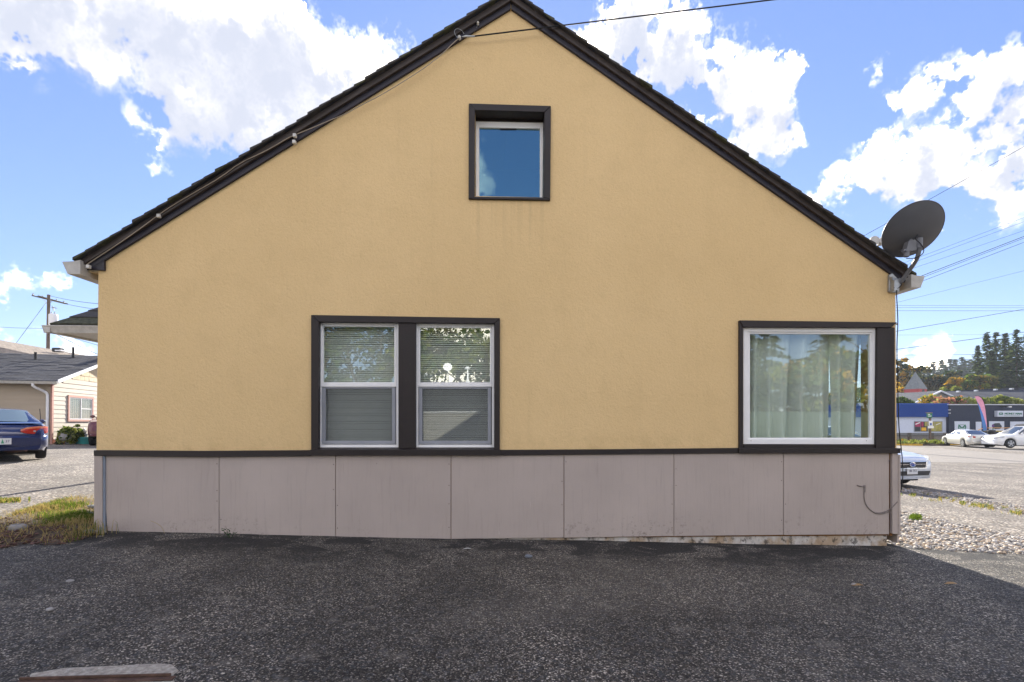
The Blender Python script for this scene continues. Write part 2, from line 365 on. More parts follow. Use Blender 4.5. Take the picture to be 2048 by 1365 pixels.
def mat_leaf(name, c, tr=.4, var=.35):
    m = Mat(name); p = m.pos('world'); n = m.noise(p, 1.3, 4, .6)
    cc = m.ramp(n, [(.25, tuple(x*(1-var) for x in c)), (.75, tuple(x*(1+var) for x in c))])
    d = m.n.new('ShaderNodeBsdfDiffuse'); t = m.n.new('ShaderNodeBsdfTranslucent'); mx = m.n.new('ShaderNodeMixShader'); mx.inputs[0].default_value = tr
    m.l.new(cc, d.inputs[0]); m.l.new(m.mix(.5, cc, (c[0]*1.6, c[1]*1.6, c[2]*.6)), t.inputs[0]); m.l.new(d.outputs[0], mx.inputs[1]); m.l.new(t.outputs[0], mx.inputs[2])
    m.n.remove(m.b); m.l.new(mx.outputs[0], m.out.inputs[0]); return m.m
def mat_shingle(name, c, course=.14, axis='X'):
    m = Mat(name); p = m.pos(); br = m.n.new('ShaderNodeTexBrick'); m.l.new(p, br.inputs['Vector'])
    br.inputs['Scale'].default_value = 1; br.inputs['Brick Width'].default_value = .33; br.inputs['Row Height'].default_value = course; br.inputs['Mortar Size'].default_value = .012
    for i, k in (('Color1', .7), ('Color2', 1.35), ('Mortar', .3)): br.inputs[i].default_value = tuple(x*k for x in c)+(1,)
    n = m.noise(p, 9, 5, .7); m.color(m.mix(m.mr(n, .35, .7, 0, .4), br.outputs[0], tuple(x*1.5 for x in c))); m.set(rough=.9, spec=.2)
    m.bump(m.noise(p, 120, 3), .5, .004); return m.m
def carpaint(name, c, metal=.35, rough=.28):
    m = Mat(name); fl = m.noise(m.pos(), 900, 2); m.color(m.ramp(fl, [(.3, tuple(x*.9 for x in c)), (.7, tuple(min(1, x*1.1) for x in c))])); m.set(rough=rough, metal=metal, coat=.8, coatr=.05); return m.m

M = {}
M['stucco'] = mat_stucco(); M['panel'] = mat_panel(); M['trim'] = mat_trim(); M['trim2'] = mat_trim('brown_rake_board_paint', (.052, .040, .034)); M['friezepaint'] = mat_trim('dark_violet_brown_paint', (.026, .023, .032))
M['vinyl'] = plain('white_vinyl', (.86, .85, .83), .4, var=.05, vs=3, bump=.05)
M['greyframe'] = plain('grey_screen_frame', (.30, .31, .34), .45, var=.08)
M['glass'] = mat_glass('window_glass'); M['glass_dark'] = mat_glass('reflective_attic_glass', (.30, .34, .36), .30, (.55, .92, .95))
M['blind'] = plain('blind_slats', (.84, .82, .76), .5, var=.05)
M['curtain'] = plain('pale_green_curtain', (.70, .71, .64), .9, var=.06, vs=3, bump=.15, bs=300)
M['curtain_light'] = plain('cream_curtain_lining', (.72, .70, .62), .9, var=.05)
M['interior'] = plain('interior_paint', (.42, .40, .36), .8)
M['gutter'] = plain('weathered_white_gutter', (.46, .44, .40), .42, var=.16, vs=12, bump=.1)
M['soffit'] = plain('cream_soffit', (.66, .55, .36), .7)
M['caulk'] = plain('ochre_caulk_line', (.68, .40, .09), .7)
M['drip'] = plain('dark_drip_edge', (.022, .028, .040), .35)
M['shingle'] = plain('dark_roof_shingle', (.055, .052, .050), .9, var=.45, vs=9, bump=.5, bs=150)
M['moss'] = plain('mossy_shingle', (.060, .062, .036), .95, var=.5, vs=14, bump=.5)
M['concrete'] = plain('stained_foundation', (.50, .46, .40), .9, var=.3, vs=7, bump=.4)
def mat_found():
    m = Mat('rust_stained_foundation'); p = m.pos(); n = m.noise(p, 6, 6, .7); n2 = m.noise(p, 2.3, 4, .6)
    c = m.ramp(n, [(.3, (.20, .17, .13)), (.5, (.55, .51, .46)), (.72, (.68, .66, .62))]); c = m.mix(m.mr(n2, .46, .60, 0, .62), c, (.36, .21, .07))
    c = m.mix(m.mr(m.noise(p, 11, 6, .7), .52, .62, 0, .8), c, (.05, .04, .03)); m.color(c); m.set(rough=.92); m.bump(n, .5, .02); return m.m
M['found'] = mat_found()
M['galv'] = plain('galvanised_steel', (.36, .38, .40), .42, metal=.6, var=.2, vs=18)
M['dish'] = plain('dark_grey_dish_paint', (.105, .108, .118), .38, var=.08, vs=4)
M['mast'] = plain('grey_mast_paint', (.15, .155, .165), .42, metal=.2, var=.12)
M['black'] = plain('black_rubber', (.012, .012, .013), .55, var=.2)
M['wire'] = plain('black_wire', (.012, .012, .014), .6)
M['tancable'] = plain('tan_cable', (.36, .30, .23), .6, var=.1)
M['porcelain'] = plain('white_porcelain', (.62, .60, .55), .3)
M['greycable'] = plain('taupe_painted_cable', (.20, .17, .155), .55, var=.2, vs=30)
M['primer'] = plain('blue_grey_primer', (.22, .255, .31), .6, var=.15)
M['rustwood'] = plain('orange_brown_bare_wood', (.22, .10, .03), .85, var=.3, vs=20)
M['yard'] = mat_asphalt('dark_yard_asphalt', (.016, .0146, .0126), (.094, .085, .071), (.60, .54, .45), 116, True)
M['lot'] = mat_asphalt('pale_gravelly_asphalt', (.075, .066, .056), (.25, .221, .187), (.62, .56, .48), 38, False, 1.0)
M['street'] = mat_asphalt('street_asphalt', (.20, .185, .165), (.26, .24, .215), (.36, .33, .30), 40, False, .3)
M['soil'] = plain('dark_garden_soil', (.085, .062, .045), .95, var=.55, vs=9, bump=.9, bs=40)
M['grass'] = mat_leaf('green_grass', (.10, .15, .028), .45); M['drygrass'] = mat_leaf('dry_grass', (.36, .28, .13), .35, .25)
M['white'] = plain('white_paint', (.76, .76, .76), .5, var=.04)

# ================================================================== THE SETTING: ground sheets
def axis_steps(lo, hi, fine_lo, fine_hi, st):
    xs = list(np.arange(fine_lo, fine_hi+1e-6, st)); d = st; x = fine_lo
    while x > lo: d *= 1.28; x -= d; xs.insert(0, max(x, lo))
    d = st; x = fine_hi
    while x < hi: d *= 1.28; x += d; xs.append(min(x, hi))
    return xs
def sheet(name, xs, ys, mat, dz=0.0, und=0.006, keep=None):
    V = []; F = []
    for y in ys:
        for x in xs:
            V.append((x, y, G(x, y)+dz+und*mnoise.noise((x*.9, y*.9, 1.3))+und*.4*mnoise.noise((x*4, y*4, 5.3))))
    nx = len(xs)
    for j in range(len(ys)-1):
        for i in range(nx-1):
            if keep is None or keep((xs[i]+xs[i+1])/2, (ys[j]+ys[j+1])/2): F.append((j*nx+i, j*nx+i+1, (j+1)*nx+i+1, (j+1)*nx+i))
    return setting(fastmesh(name, V, F, mat, smooth=True))
sheet('ground', axis_steps(-420, 420, -14, 14, .5), axis_steps(-300, 480, -10, 14, .5), M['lot'])
# the sealed yard in front of the gable, a sheet with an uneven outline
def yard_keep(x, y):
    e = .22*mnoise.noise((x*.8, y*.8, 9))
    return -5.6+.12*y+e < x < 5.9+e and y < .10
sheet('asphalt_yard', list(np.arange(-8, 8, .16)), list(np.arange(-9.5, .3, .16)), M['yard'], .006, .006, yard_keep)
# street far right
sheet('street', axis_steps(14, 160, 14, 40, 2), [16.5, 19, 22, 26, 30, 36, 42, 52, 58, 64, 75], M['street'], .006, .0, lambda x, y: x > 12+.2*(y-16))

# ================================================================== MAIN HOUSE
house = thing('house', 'yellow stucco gabled house with dark brown trim and taupe panel skirting', 'house', (0, 0, 0))
XL, XR = at_y(195, 720).x, at_y(1792, 740).x
HY1 = 9.2                                            # back of the house
def Wz(px, py, Y=0): return at_y(px, py, Y)
# --- gable wall with three openings (strip by strip between vertical cuts), 0.16 thick
holes = {'twin': (636, 644, 990, 898), 'pic': (1485, 654, 1790, 898), 'attic': (950, 222, 1090, 394)}
def rect_of(h):
    x0, y0, x1, y1 = holes[h]; a = at_y(x0, y1); b = at_y(x1, y0); c = at_y(x0, y0); d = at_y(x1, y1)
    return [min((a.x+c.x)/2, 99), (b.x+d.x)/2, (a.z+d.z)/2, (b.z+c.z)/2]
RH = {k: rect_of(k) for k in holes}
apex = at_y(1022, 8); eL = at_y(197, 522); eR = at_y(1790, 546)
def roofz(x): return lerp(eL.z, apex.z, (x-XL)/(apex.x-XL)) if x < apex.x else lerp(apex.z, eR.z, (x-apex.x)/(XR-apex.x))
zb = .86
cuts = sorted({XL, XR, apex.x} | {v for r in RH.values() for v in r[:2]})
wall = MB()
for xa, xb in zip(cuts, cuts[1:]):
    gaps = sorted([(r[2], r[3]) for r in RH.values() if r[0] <= xa+1e-6 and r[1] >= xb-1e-6]); z = zb
    for g0, g1 in gaps+[(None, None)]:
        if g0 is not None:
            wall.prism([(xa, 0, z), (xb, 0, z), (xb, 0, g0), (xa, 0, g0)], (0, .16, 0)); z = g1
        else:
            wall.prism([(xa, 0, z), (xb, 0, z), (xb, 0, roofz(xb)), (xa, 0, roofz(xa))], (0, .16, 0))
# merge coplanar seams: keep only one skin
gw = build('stucco_wall', wall, M['stucco'], house)
bm = bmesh.new(); bm.from_mesh(gw.data); bmesh.ops.remove_doubles(bm, verts=bm.verts, dist=.0005)
seen = {}
for f in bm.faces: seen.setdefault(tuple(sorted(v.index for v in f.verts)), []).append(f)
bmesh.ops.delete(bm, geom=[f for fs in seen.values() if len(fs) > 1 for f in fs], context='FACES_ONLY')
bmesh.ops.recalc_face_normals(bm, faces=bm.faces); bm.to_mesh(gw.data); bm.free()
# other walls
zeL, zeR = eL.z-.02, eR.z-.02
build('side_wall', MB().box((XL, .16, 0.0), (XL+.16, HY1, zeL)), M['stucco'], house)
sw = MB()                                            # right wall with the corner window opening
SWY0, SWY1, SWZ0, SWZ1 = .32, 1.75, RH['pic'][2]+.06, RH['pic'][3]-.06
sw.box((XR-.16, .16, -.2), (XR, SWY0, zeR)); sw.box((XR-.16, SWY1, -.2), (XR, HY1, zeR)); sw.box((XR-.16, SWY0, -.2), (XR, SWY1, SWZ0)); sw.box((XR-.16, SWY0, SWZ1), (XR, SWY1, zeR))
build('side_wall', sw, M['stucco'], house)
build('back_wall', MB().prism([(XL, HY1-.16, -.1), (XR, HY1-.16, -.1), (XR, HY1-.16, eR.z), (apex.x, HY1-.16, apex.z), (XL, HY1-.16, eL.z)], (0, .16, 0)), M['stucco'], house)
build('interior_floor', MB().box((XL+.17, .18, .35), (XR-.17, HY1-.2, .45)), M['interior'], house)
build('interior_ceiling', MB().box((XL+.17, .18, zeR-.32), (XR-.17, HY1-.2, zeR-.22)), M['interior'], house)
build('interior_partition', MB().box((XL+.17, 3.4, .46), (XR-.17, 3.5, zeR-.33)), M['interior'], house)
build('interior_partition', MB().box((1.25, .18, .46), (1.35, 3.39, zeR-.33)), M['interior'], house)
build('interior_partition', MB().box((-1.2, 1.6, zeR-.21), (1.4, 1.7, apex.z-1.0)), M['interior'], house)
# --- side corner window of the right wall
cw = build('window_frame', MB().box((XR-.10, SWY0, SWZ0), (XR-.03, SWY0+.06, SWZ1)).box((XR-.10, SWY1-.06, SWZ0), (XR-.03, SWY1, SWZ1)).box((XR-.10, SWY0+.06, SWZ0), (XR-.03, SWY1-.06, SWZ0+.06)).box((XR-.10, SWY0+.06, SWZ1-.06), (XR-.03, SWY1-.06, SWZ1)), M['vinyl'], house)
build('pane', MB().box((XR-.07, SWY0+.05, SWZ0+.05), (XR-.064, SWY1-.05, SWZ1-.05)), M['glass'], cw)

# --- rake boards, drip edge, shingles
A, SL, SR = (1022, 18), 0.6182, 0.6952
def inner(x): return A[1] + (A[0]-x)*SL if x < A[0] else A[1]+(x-A[0])*SR
def strip(x0, x1, o0, o1, yf, yb, mb, foot=None):
    k = lambda x, o: (x, inner(x)-o*(1-.16*max(0, (x-1022)/800)))
    xs = [x0, x1]
    mb.pxprism([k(x0, o0), k(x1, o0), k(x1, o1), k(x0, o1)], yf, yb)
fr_l = MB().pxprism([(1021.2, 18), (208, 521.3), (208, 541), (176, 539), (166, 529.5), (1021.2, 0)], -.028, .0)
fr_r = MB().pxprism([(1022.8, 18), (1022.8, 0), (1812, 551.5), (1815, 562), (1795, 566), (1781, 547)], -.028, .0)
for m_ in (fr_l, fr_r): build('frieze_board', m_, M['friezepaint'], house, bevel=.002)
ca = MB(); strip(208, 1021.6, -2.6, .2, -.007, 0, ca); ca2 = MB(); strip(1022.4, 1780, -2.6, .2, -.007, 0, ca2)
build('caulk_line', ca, M['caulk'], house); build('caulk_line', ca2, M['caulk'], house)
fa = MB(); strip(158, 1021.4, 17.5, 34, -.062, .0, fa); build('rake_fascia', fa, M['trim2'], house, bevel=.003)
fa = MB(); strip(1022.6, 1826, 17.5, 34, -.062, .0, fa); build('rake_fascia', fa, M['trim2'], house, bevel=.003)
dr = MB(); strip(148, 1021.7, 34, 39.5, -.085, .0, dr); build('drip_edge', dr, M['drip'], house)
dr = MB(); strip(1022.3, 1832, 34, 39.5, -.085, .0, dr); build('drip_edge', dr, M['drip'], house)
RY0 = -.105
tipL = at_y(147, inner(147)-38.8, RY0); tipR = at_y(1834, inner(1834)-38.8*.84, RY0); top = at_y(1022, A[1]-38.8, RY0)
dy_ = Vector((0, .125, 0))
roof = build('roof', MB().prism([top+dy_+Vector((0, 0, -.012)), tipL+dy_+Vector((.02, 0, -.012)), tipL+dy_+Vector((.02, 0, -.10)), top+dy_+Vector((0, 0, -.11)), tipR+dy_+Vector((-.02, 0, -.10)), tipR+dy_+Vector((-.02, 0, -.012))], (0, HY1+.27, 0)), M['shingle'], house)
for tip, nm in ((tipL, 'l'), (tipR, 'r')):
    n = 38
    for i in range(n):
        a = tip.lerp(top, i/n); b = tip.lerp(top, min(1, (i+1.25)/n)); up = Vector((0, 0, 1))
        t1, t2 = .020+random.uniform(0, .005), .004
        yo = random.uniform(-.018, .006); z0 = random.uniform(-.002, .003)
        vs = [a+Vector((0, 0, -.008+z0)), b+Vector((0, 0, -.008)), b+Vector((0, 0, t2)), a+Vector((0, 0, t1+z0))]
        build('shingle_course', MB().prism([v+Vector((0, yo, 0)) for v in vs], (0, HY1+.42, 0)), M['moss'] if random.random() < .22 else M['shingle'], roof)
build('ridge_cap', MB().prism([top+Vector((-.13, -.01, -.07)), top+Vector((0, -.01, .035)), top+Vector((.13, -.01, -.075)), top+Vector((0, -.01, .005))], (0, HY1+.45, 0)), M['shingle'], roof)

# --- gutters (K profile, swept along the eaves), soffits
def gutter(px_tip, px_in, zt_px, side):
    a = at_y(px_tip, zt_px, -.10); b = at_y(px_in, zt_px, -.10); wd = (b.x-a.x); h = .125
    prof = [(0, 0), (0, -.012), (.10, -.045), (.22, -.09), (.30, -h), (1.0, -h), (1.0, 0.02), (.96, .02), (.96, -h+.006), (.33, -h+.006), (.25, -.088), (.05, -.012), (.05, 0)]
    P = [Vector((a.x+wd*u, -.10, a.z+v)) for u, v in prof]
    o = build('gutter', MB().prism(P, (0, HY1+.1, 0)), M['gutter'], house)
    cap = [(0, 0), (.10, -.045), (.22, -.09), (.30, -h), (1.0, -h), (1.0, 0.02), (.6, .005)]
    build('gutter_end_cap', MB().prism([Vector((a.x+wd*u, -.1035, a.z+v)) for u, v in cap], (0, .003, 0)), M['gutter'], o)
    return a, b
ga, gb = gutter(125, 161, 524, -1); gc, gd = gutter(1849, 1822, 553, 1)
build('soffit', MB().box((gb.x, .0, at_y(180, 541).z-.012), (XL-.002, HY1, at_y(180, 541).z)), M['soffit'], house)
build('soffit', MB().box((XR+.002, .0, at_y(1810, 566).z-.012), (gd.x, HY1, at_y(1810, 566).z)), M['soffit'], house)
build('eave_board', MB().box((gb.x+.002, -.02, at_y(160, 541).z), (gb.x+.03, HY1, tipL.z-.05)), M['trim'], house)
build('eave_board', MB().box((gd.x-.03, -.02, at_y(1822, 566).z), (gd.x-.002, HY1, tipR.z-.05)), M['trim'], house)

# --- ledge boards above the skirting
ld_ = lambda name, pix, yf, yb: build(name, MB().pxprism(pix, yf, yb), M['trim'], house, bevel=.003)
ld_('ledge_board', [(187, 901), (187, 912), (400, 914.5), (621, 912.5), (621, 901), (400, 902.5)], -.050, .0)
ld_('ledge_board', [(1001, 900.5), (1001, 911.5), (1240, 909), (1478, 907), (1478, 896.5), (1240, 899)], -.042, .0)
# --- skirting panels
pj = [(213, 1066.5), (438, 1073), (671, 1078.5), (902, 1078.5), (1128, 1076), (1348, 1073), (1567, 1070.5), (1779, 1069.5)]
ptop = [911.5, 914, 912, 911, 910.5, 908, 907, 906]
for i in range(7):
    (xa, ya), (xb, yb_) = pj[i], pj[i+1]
    g = .55; yf = -.018+random.uniform(-.002, .003)
    pix = [(xa+g, ptop[i]-4), (xb-g, ptop[i+1]-4), (xb-g, yb_+random.uniform(-.6, .2)), (xa+g, ya+random.uniform(-.4, .3))]
    if i == 0: pix = [(205.5, ptop[0]-4), (xb-g, ptop[1]-4), (xb-g, yb_), (222, 1067), (215, 1062), (210.5, 1010)]
    build('skirting_panel', MB().pxprism(pix[::-1], yf, .0), M['panel'], house, bevel=.0025)
for i in range(1, 7):                                 # nails along the seams
    for k in range(4):
        px = pj[i][0]+random.choice((-4, 4)); py = lerp(ptop[i]+12, pj[i][1]-12, (k+.5*random.random())/3.6)
        c = at_y(px, py, -.019); build('nail_head', MB().lathe([(.0045, 0), (.0035, .003)], c+Vector((0, -.0005, 0)), (0, -1, 0), 8), M['black'], house)
build('sill_beam', MB().box((XL+.03, .0, .02), (XR-.1, .04, .92)), M['rustwood'], house)
build('skirting_side', MB().box((XL-.018, .0, .05), (XL, HY1, .90)), M['panel'], house)
build('skirting_side', MB().box((XR, .0, -.06), (XR+.018, HY1, .90)), M['panel'], house)
build('corner_board', MB().pxprism([(188, 911), (188, 1064), (204.3, 1066), (204.3, 911)], -.040, .03), M['panel'], house, bevel=.002)
build('corner_primer_strip', MB().pxprism([(204.6, 911), (204.6, 1066), (209.5, 1066), (209.5, 911)], -.030, .0), M['primer'], house)
build('corner_boot', MB().pxprism([(188.2, 1054), (188.2, 1066), (209, 1067), (209, 1055)], -.0425, -.0402), M['primer'], house)
build('corner_board', MB().pxprism([(1785, 907), (1785, 1068), (1796.2, 1069), (1796.2, 907)], -.040, .0), M['panel'], house, bevel=.002)
build('corner_board', MB().pxprism([(1796.8, 910), (1796.8, 1070), (1801.5, 1070), (1801.5, 910)], -.034, .07), M['panel'], house, bevel=.002)
build('corner_gap_filler', MB().pxprism([(1779.4, 908), (1779.4, 1072), (1784.8, 1072), (1784.8, 908)], -.006, .0), M['rustwood'], house)
# --- foundation
fz = MB(); fz.box((XL+.05, .03, -.3), (XR-.22, .2, .34)); fz.box((XR-.5, .03, -.4), (XR-.10, 1.5, .02))
build('foundation', fz, M['found'], house, bevel=.01)
fo = MB().pxprism([(620, 1085), (620, 1074), (1100, 1074), (1100, 1090)], .012, .03); fo.pxprism([(1101, 1095), (1101, 1068), (1774, 1062), (1774, 1098)], .008, .03)
build('foundation_face', fo, M['found'], house, bevel=.004)

# --- twin double-hung window
tw = build('window_trim', MB().pxprism([(622, 630), (622, 901), (636.5, 900), (637.5, 644)], -.030, .10).pxprism([(622.6, 630.2), (637.8, 644), (988.5, 647.5), (1000, 636.5)], -.030, .10)
           .pxprism([(989, 647.8), (988, 900), (999.6, 901), (1000, 637)], -.030, .10).pxprism([(797, 645), (797, 897), (831.5, 897), (831.5, 647)], -.012, .10), M['trim'], house, bevel=.003)
build('window_sill', MB().pxprism([(620, 900), (620, 911.5), (1001.2, 911.5), (1001.2, 900)], -.062, .0), M['trim'], tw, bevel=.003)
sl = MB(); a, b = at_y(624, 899, -.06), at_y(999, 899, -.06); sl.prism([(a.x, -.060, a.z-.004), (a.x, .10, a.z+.030), (a.x, .10, a.z-.01), (a.x, -.06, a.z-.01)], (b.x-a.x, 0, 0))
build('window_sill_top', sl, M['trim'], tw)
def ring(x0, y0, x1, y1, t, yf, yb, dy=0, tb=None, tt=None):    # four bars; dy: the right end sits dy pixels lower
    tb = tb or t; tt = tt or t; m = MB()
    m.pxprism([(x0, y0), (x0, y1), (x0+t, y1), (x0+t, y0)], yf, yb); m.pxprism([(x1-t, y0+dy), (x1-t, y1), (x1, y1), (x1, y0+dy)], yf, yb)
    m.pxprism([(x0+t, y0), (x0+t, y0+tt), (x1-t, y0+tt+dy), (x1-t, y0+dy)], yf, yb); m.pxprism([(x0+t, y1-tb), (x0+t, y1), (x1-t, y1), (x1-t, y1-tb)], yf, yb)
    return m
def hung(x0, x1, yt, dy, tilt):
    fr = build('window_frame', ring(x0, yt, x1, 898, 4.5, .030, .105, dy, 8, 4), M['vinyl'], house, bevel=.002)
    us = build('upper_sash', ring(x0+5, yt+4.5, x1-5, 774, 3.6, .040, .075, dy, 9, 3), M['vinyl'], fr, bevel=.002)
    build('pane', MB().pxbar(x0+8, yt+7, x1-8, 766, .055, .059), M['glass'], us)
    lo = build('lower_sash', ring(x0+7, 770, x1-7, 889, 6, .078, .103, 0, 6, 6), M['vinyl'], fr, bevel=.002)
    build('pane', MB().pxbar(x0+12, 775, x1-12, 884, .088, .092), M['glass'], lo)
    scn = build('screen_frame', ring(x0+6, 775.5, x1-6, 888, 7, .042, .052, 0, 6, 2), M['greyframe'], fr, bevel=.001)
    build('insect_screen', MB().pxbar(x0+12, 777, x1-12, 883, .046, .0465), M['screen'], scn)
    bl = MB(); zt = at_y(x0+8, yt+6, .16).z; zb_ = at_y(x0+8, 884, .16).z; xa, xb = at_y(x0+6.5, 760, .16).x, at_y(x1-6.5, 760, .16).x; z = zt
    k = 0
    while z > zb_:
        sag = .0018*math.sin(k*1.7); c, s_ = math.cos(tilt), math.sin(tilt)
        bl.prism([(xa, .16-.012*c, z+.012*s_+sag), (xa, .16+.012*c, z-.012*s_+sag), (xa, .16+.012*c, z-.012*s_+sag-.0012), (xa, .16-.012*c, z+.012*s_+sag-.0012)], (xb-xa, 0, 0)); z -= .0212; k += 1
    stuff(build('blind_slats', bl, M['blind'], fr))
    for u in (.14, .5, .86): build('blind_cord', MB().tube([(lerp(xa, xb, u), .145, zt), (lerp(xa, xb, u), .145, zb_)], .0012, 4), M['blind'], fr)
m = Mat('insect_screen_mesh'); t_ = m.n.new('ShaderNodeBsdfTransparent'); mx_ = m.n.new('ShaderNodeMixShader'); mx_.inputs[0].default_value = .24
m.color((.10, .105, .11)); m.set(rough=.7); m.l.new(t_.outputs[0], mx_.inputs[1]); m.l.new(m.b.outputs[0], mx_.inputs[2]); m.l.new(mx_.outputs[0], m.out.inputs[0]); M['screen'] = m.m
hung(638, 797, 645.5, 1.0, math.radians(-50)); hung(831.5, 988.5, 648, .8, math.radians(-42))

# --- attic window, deep reveal
at = build('window_trim', MB().pxprism([(937.5, 207), (937, 397.5), (949.5, 394), (950, 220)], -.028, .13).pxprism([(938, 207), (950, 220.5), (1088.5, 224.5), (1102, 212)], -.028, .13)
           .pxprism([(1089, 225), (1087.5, 394.5), (1100.5, 399.8), (1102, 212.5)], -.028, .13).pxprism([(949, 393.5), (937.4, 397.8), (1100.5, 400.5), (1088, 395)], -.028, .12), M['trim'], house, bevel=.003)
fm = build('window_frame', ring(951.5, 243, 1087, 400, 7.0, .125, .165, 2.5, 4, 12), M['vinyl'], at, bevel=.003)
build('head_board', MB().pxprism([(950, 228), (950, 245), (1088, 248), (1088, 231)], .128, .17), M['trim'], at)
build('pane', MB().pxbar(957, 250, 1082, 398, .147, .151), M['glass_dark'], fm)
build('latch', MB().pxbar(1000, 258, 1033, 259.5, .138, .147), M['trim'], fm)

# --- corner picture window
pw = build('window_trim', MB().pxprism([(1479, 641), (1479, 897), (1486.5, 897), (1486.5, 654)], -.030, .09).pxprism([(1479.4, 641), (1487, 654.5), (1783, 655.5), (1795, 645)], -.040, .09)
           .pxprism([(1755, 655.6), (1752.5, 897), (1790, 897), (1790, 655.8)], -.024, .10), M['trim'], house, bevel=.003)
build('window_sill', MB().pxprism([(1478.6, 896.8), (1478.6, 907.5), (1802, 907), (1802, 897)], -.062, .0), M['trim'], pw, bevel=.003)
build('sill_board', MB().pxprism([(1487, 888.5), (1487, 898), (1752, 898), (1752, 889)], -.006, .1), M['trim'], pw, bevel=.002)
pf = build('window_frame', ring(1486.8, 655, 1754, 890.5, 8.5, .008, .07, .8, 12, 9), M['vinyl'], pw, bevel=.003)
build('glazing_bead', ring(1495, 664, 1745.5, 879, 5, .024, .06, .8, 3, 4), M['vinyl'], pf, bevel=.002)
build('pane', MB().pxbar(1497, 665, 1743, 878, .040, .044), M['glass'], pf)
for sx in (1502, 1733):
    c = at_y(sx, 882, .007); build('screw', MB().lathe([(.004, 0), (.003, .002)], c, (0, -1, 0), 8), M['black'], pf)
def curtain(x0t, x1t, x0b, x1b, Y, amp, nf, mat, ph=0):
    V = []; F = []; nu, nv = 60, 14; mb = MB()
    for j in range(nv+1):
        v = j/nv
        for i in range(nu+1):
            u = i/nu; px = lerp(lerp(x0t, x0b, v), lerp(x1t, x1b, v), u); py = lerp(655, 905, v)
            yy = Y+amp*math.sin(u*nf*2*math.pi+ph+.5*math.sin(v*3))*(.55+.45*v)+amp*.4*math.sin(u*nf*5.1+v*2+ph)
            mb.v.append(at_y(px, py, Y)+Vector((0, yy-Y, 0)))
    for j in range(nv):
        for i in range(nu): mb.f.append([j*(nu+1)+i, j*(nu+1)+i+1, (j+1)*(nu+1)+i+1, (j+1)*(nu+1)+i]); mb.m.append(0)
    return build('curtain', mb, mat, pw, smooth=60)
curtain(1485, 1578.8, 1485, 1572.5, .18, .046, 3.2, M['curtain']); curtain(1581.5, 1659.5, 1575.5, 1661.5, .20, .050, 2.2, M['curtain'], 1.0)
curtain(1660.3, 1716, 1664.5, 1706, .18, .050, 1.7, M['curtain'], 2.2); curtain(1694, 1722, 1690, 1711, .26, .02, 1.1, M['curtain_light'], .4)

# --- hip-roofed wing behind on the left
wy = 4.1; wg = at_y(85, 651, wy); wx0 = wg.x; wz = wg.z
for y_ in (wy+.55, wy+1.5): build('porch_post', MB().box((-7.15, y_, .0), (-7.05, y_+.1, wz-.1)), M['trim'], house)
hp = at_y(105, 645, wy+.05); t0 = at_y(197, 607, wy+1.5)
rx0, ry0 = wx0+.12, wy+.02; rise = .86
wr = MB(); zt = wz+.02; run = 1.0
wr.add([(rx0, ry0, zt), (XL, ry0, zt), (XL, ry0+run, zt+run*rise), (rx0+run, ry0+run, zt+run*rise), (rx0, ry0+2*run, zt), (XL, ry0+2*run, zt), (rx0, ry0, zt-.08), (XL, ry0, zt-.08), (XL, ry0+2*run, zt-.08), (rx0, ry0+2*run, zt-.08)],
       [(0, 1, 2, 3), (0, 3, 4), (3, 2, 5, 4), (6, 7, 1, 0), (7, 8, 5, 2, 1), (8, 9, 4, 5), (9, 6, 0, 4), (6, 9, 8, 7)])
wroof = build('wing_roof', wr, M['shingle'], house)
for i in range(14):
    u0, u1 = i*.19, (i+1.15)*.19
    if u1 > run: break
    nrm = Vector((0, -rise, 1)).normalized()
    f = lambda u, k: (Vector((rx0+u, ry0+u, zt+u*rise)), Vector((XL, ry0+u, zt+u*rise)))
    a, b = f(u0, 0); c, d = f(u1, 0); lf = nrm*.026; l2 = nrm*.006
    build('shingle_course', MB().add([a, b, d, c, a+lf, b+lf, d+l2, c+l2], [(0, 3, 2, 1), (4, 5, 6, 7), (0, 1, 5, 4), (1, 2, 6, 5), (2, 3, 7, 6), (3, 0, 4, 7)]), M['shingle'] if i % 3 else M['moss'], wroof)
kp = [(0, 0), (0, -.012), (.02, -.05), (.035, -.09), (.045, -.13), (.14, -.13), (.14, 0)]
wgut = build('gutter', MB().prism([(XL-.01, wy-.02+u, wz+v) for u, v in kp], (wx0-XL+.01, 0, 0)), M['gutter'], house)
build('gutter', MB().prism([(wx0+u, wy-.02+.01, wz+v) for u, v in kp], (0, 2.0, 0)), M['gutter'], house)
build('soffit', MB().box((wx0+.1, wy+.1, wz-.10), (XL-.01, wy+1.95, wz-.085)), M['gutter'], house)

# ================================================================== THINGS ON THE HOUSE
def hang(a, b, sag, n=16):
    a, b = Vector(a), Vector(b); return [a.lerp(b, i/n)-Vector((0, 0, sag*4*(i/n)*(1-i/n))) for i in range(n+1)]
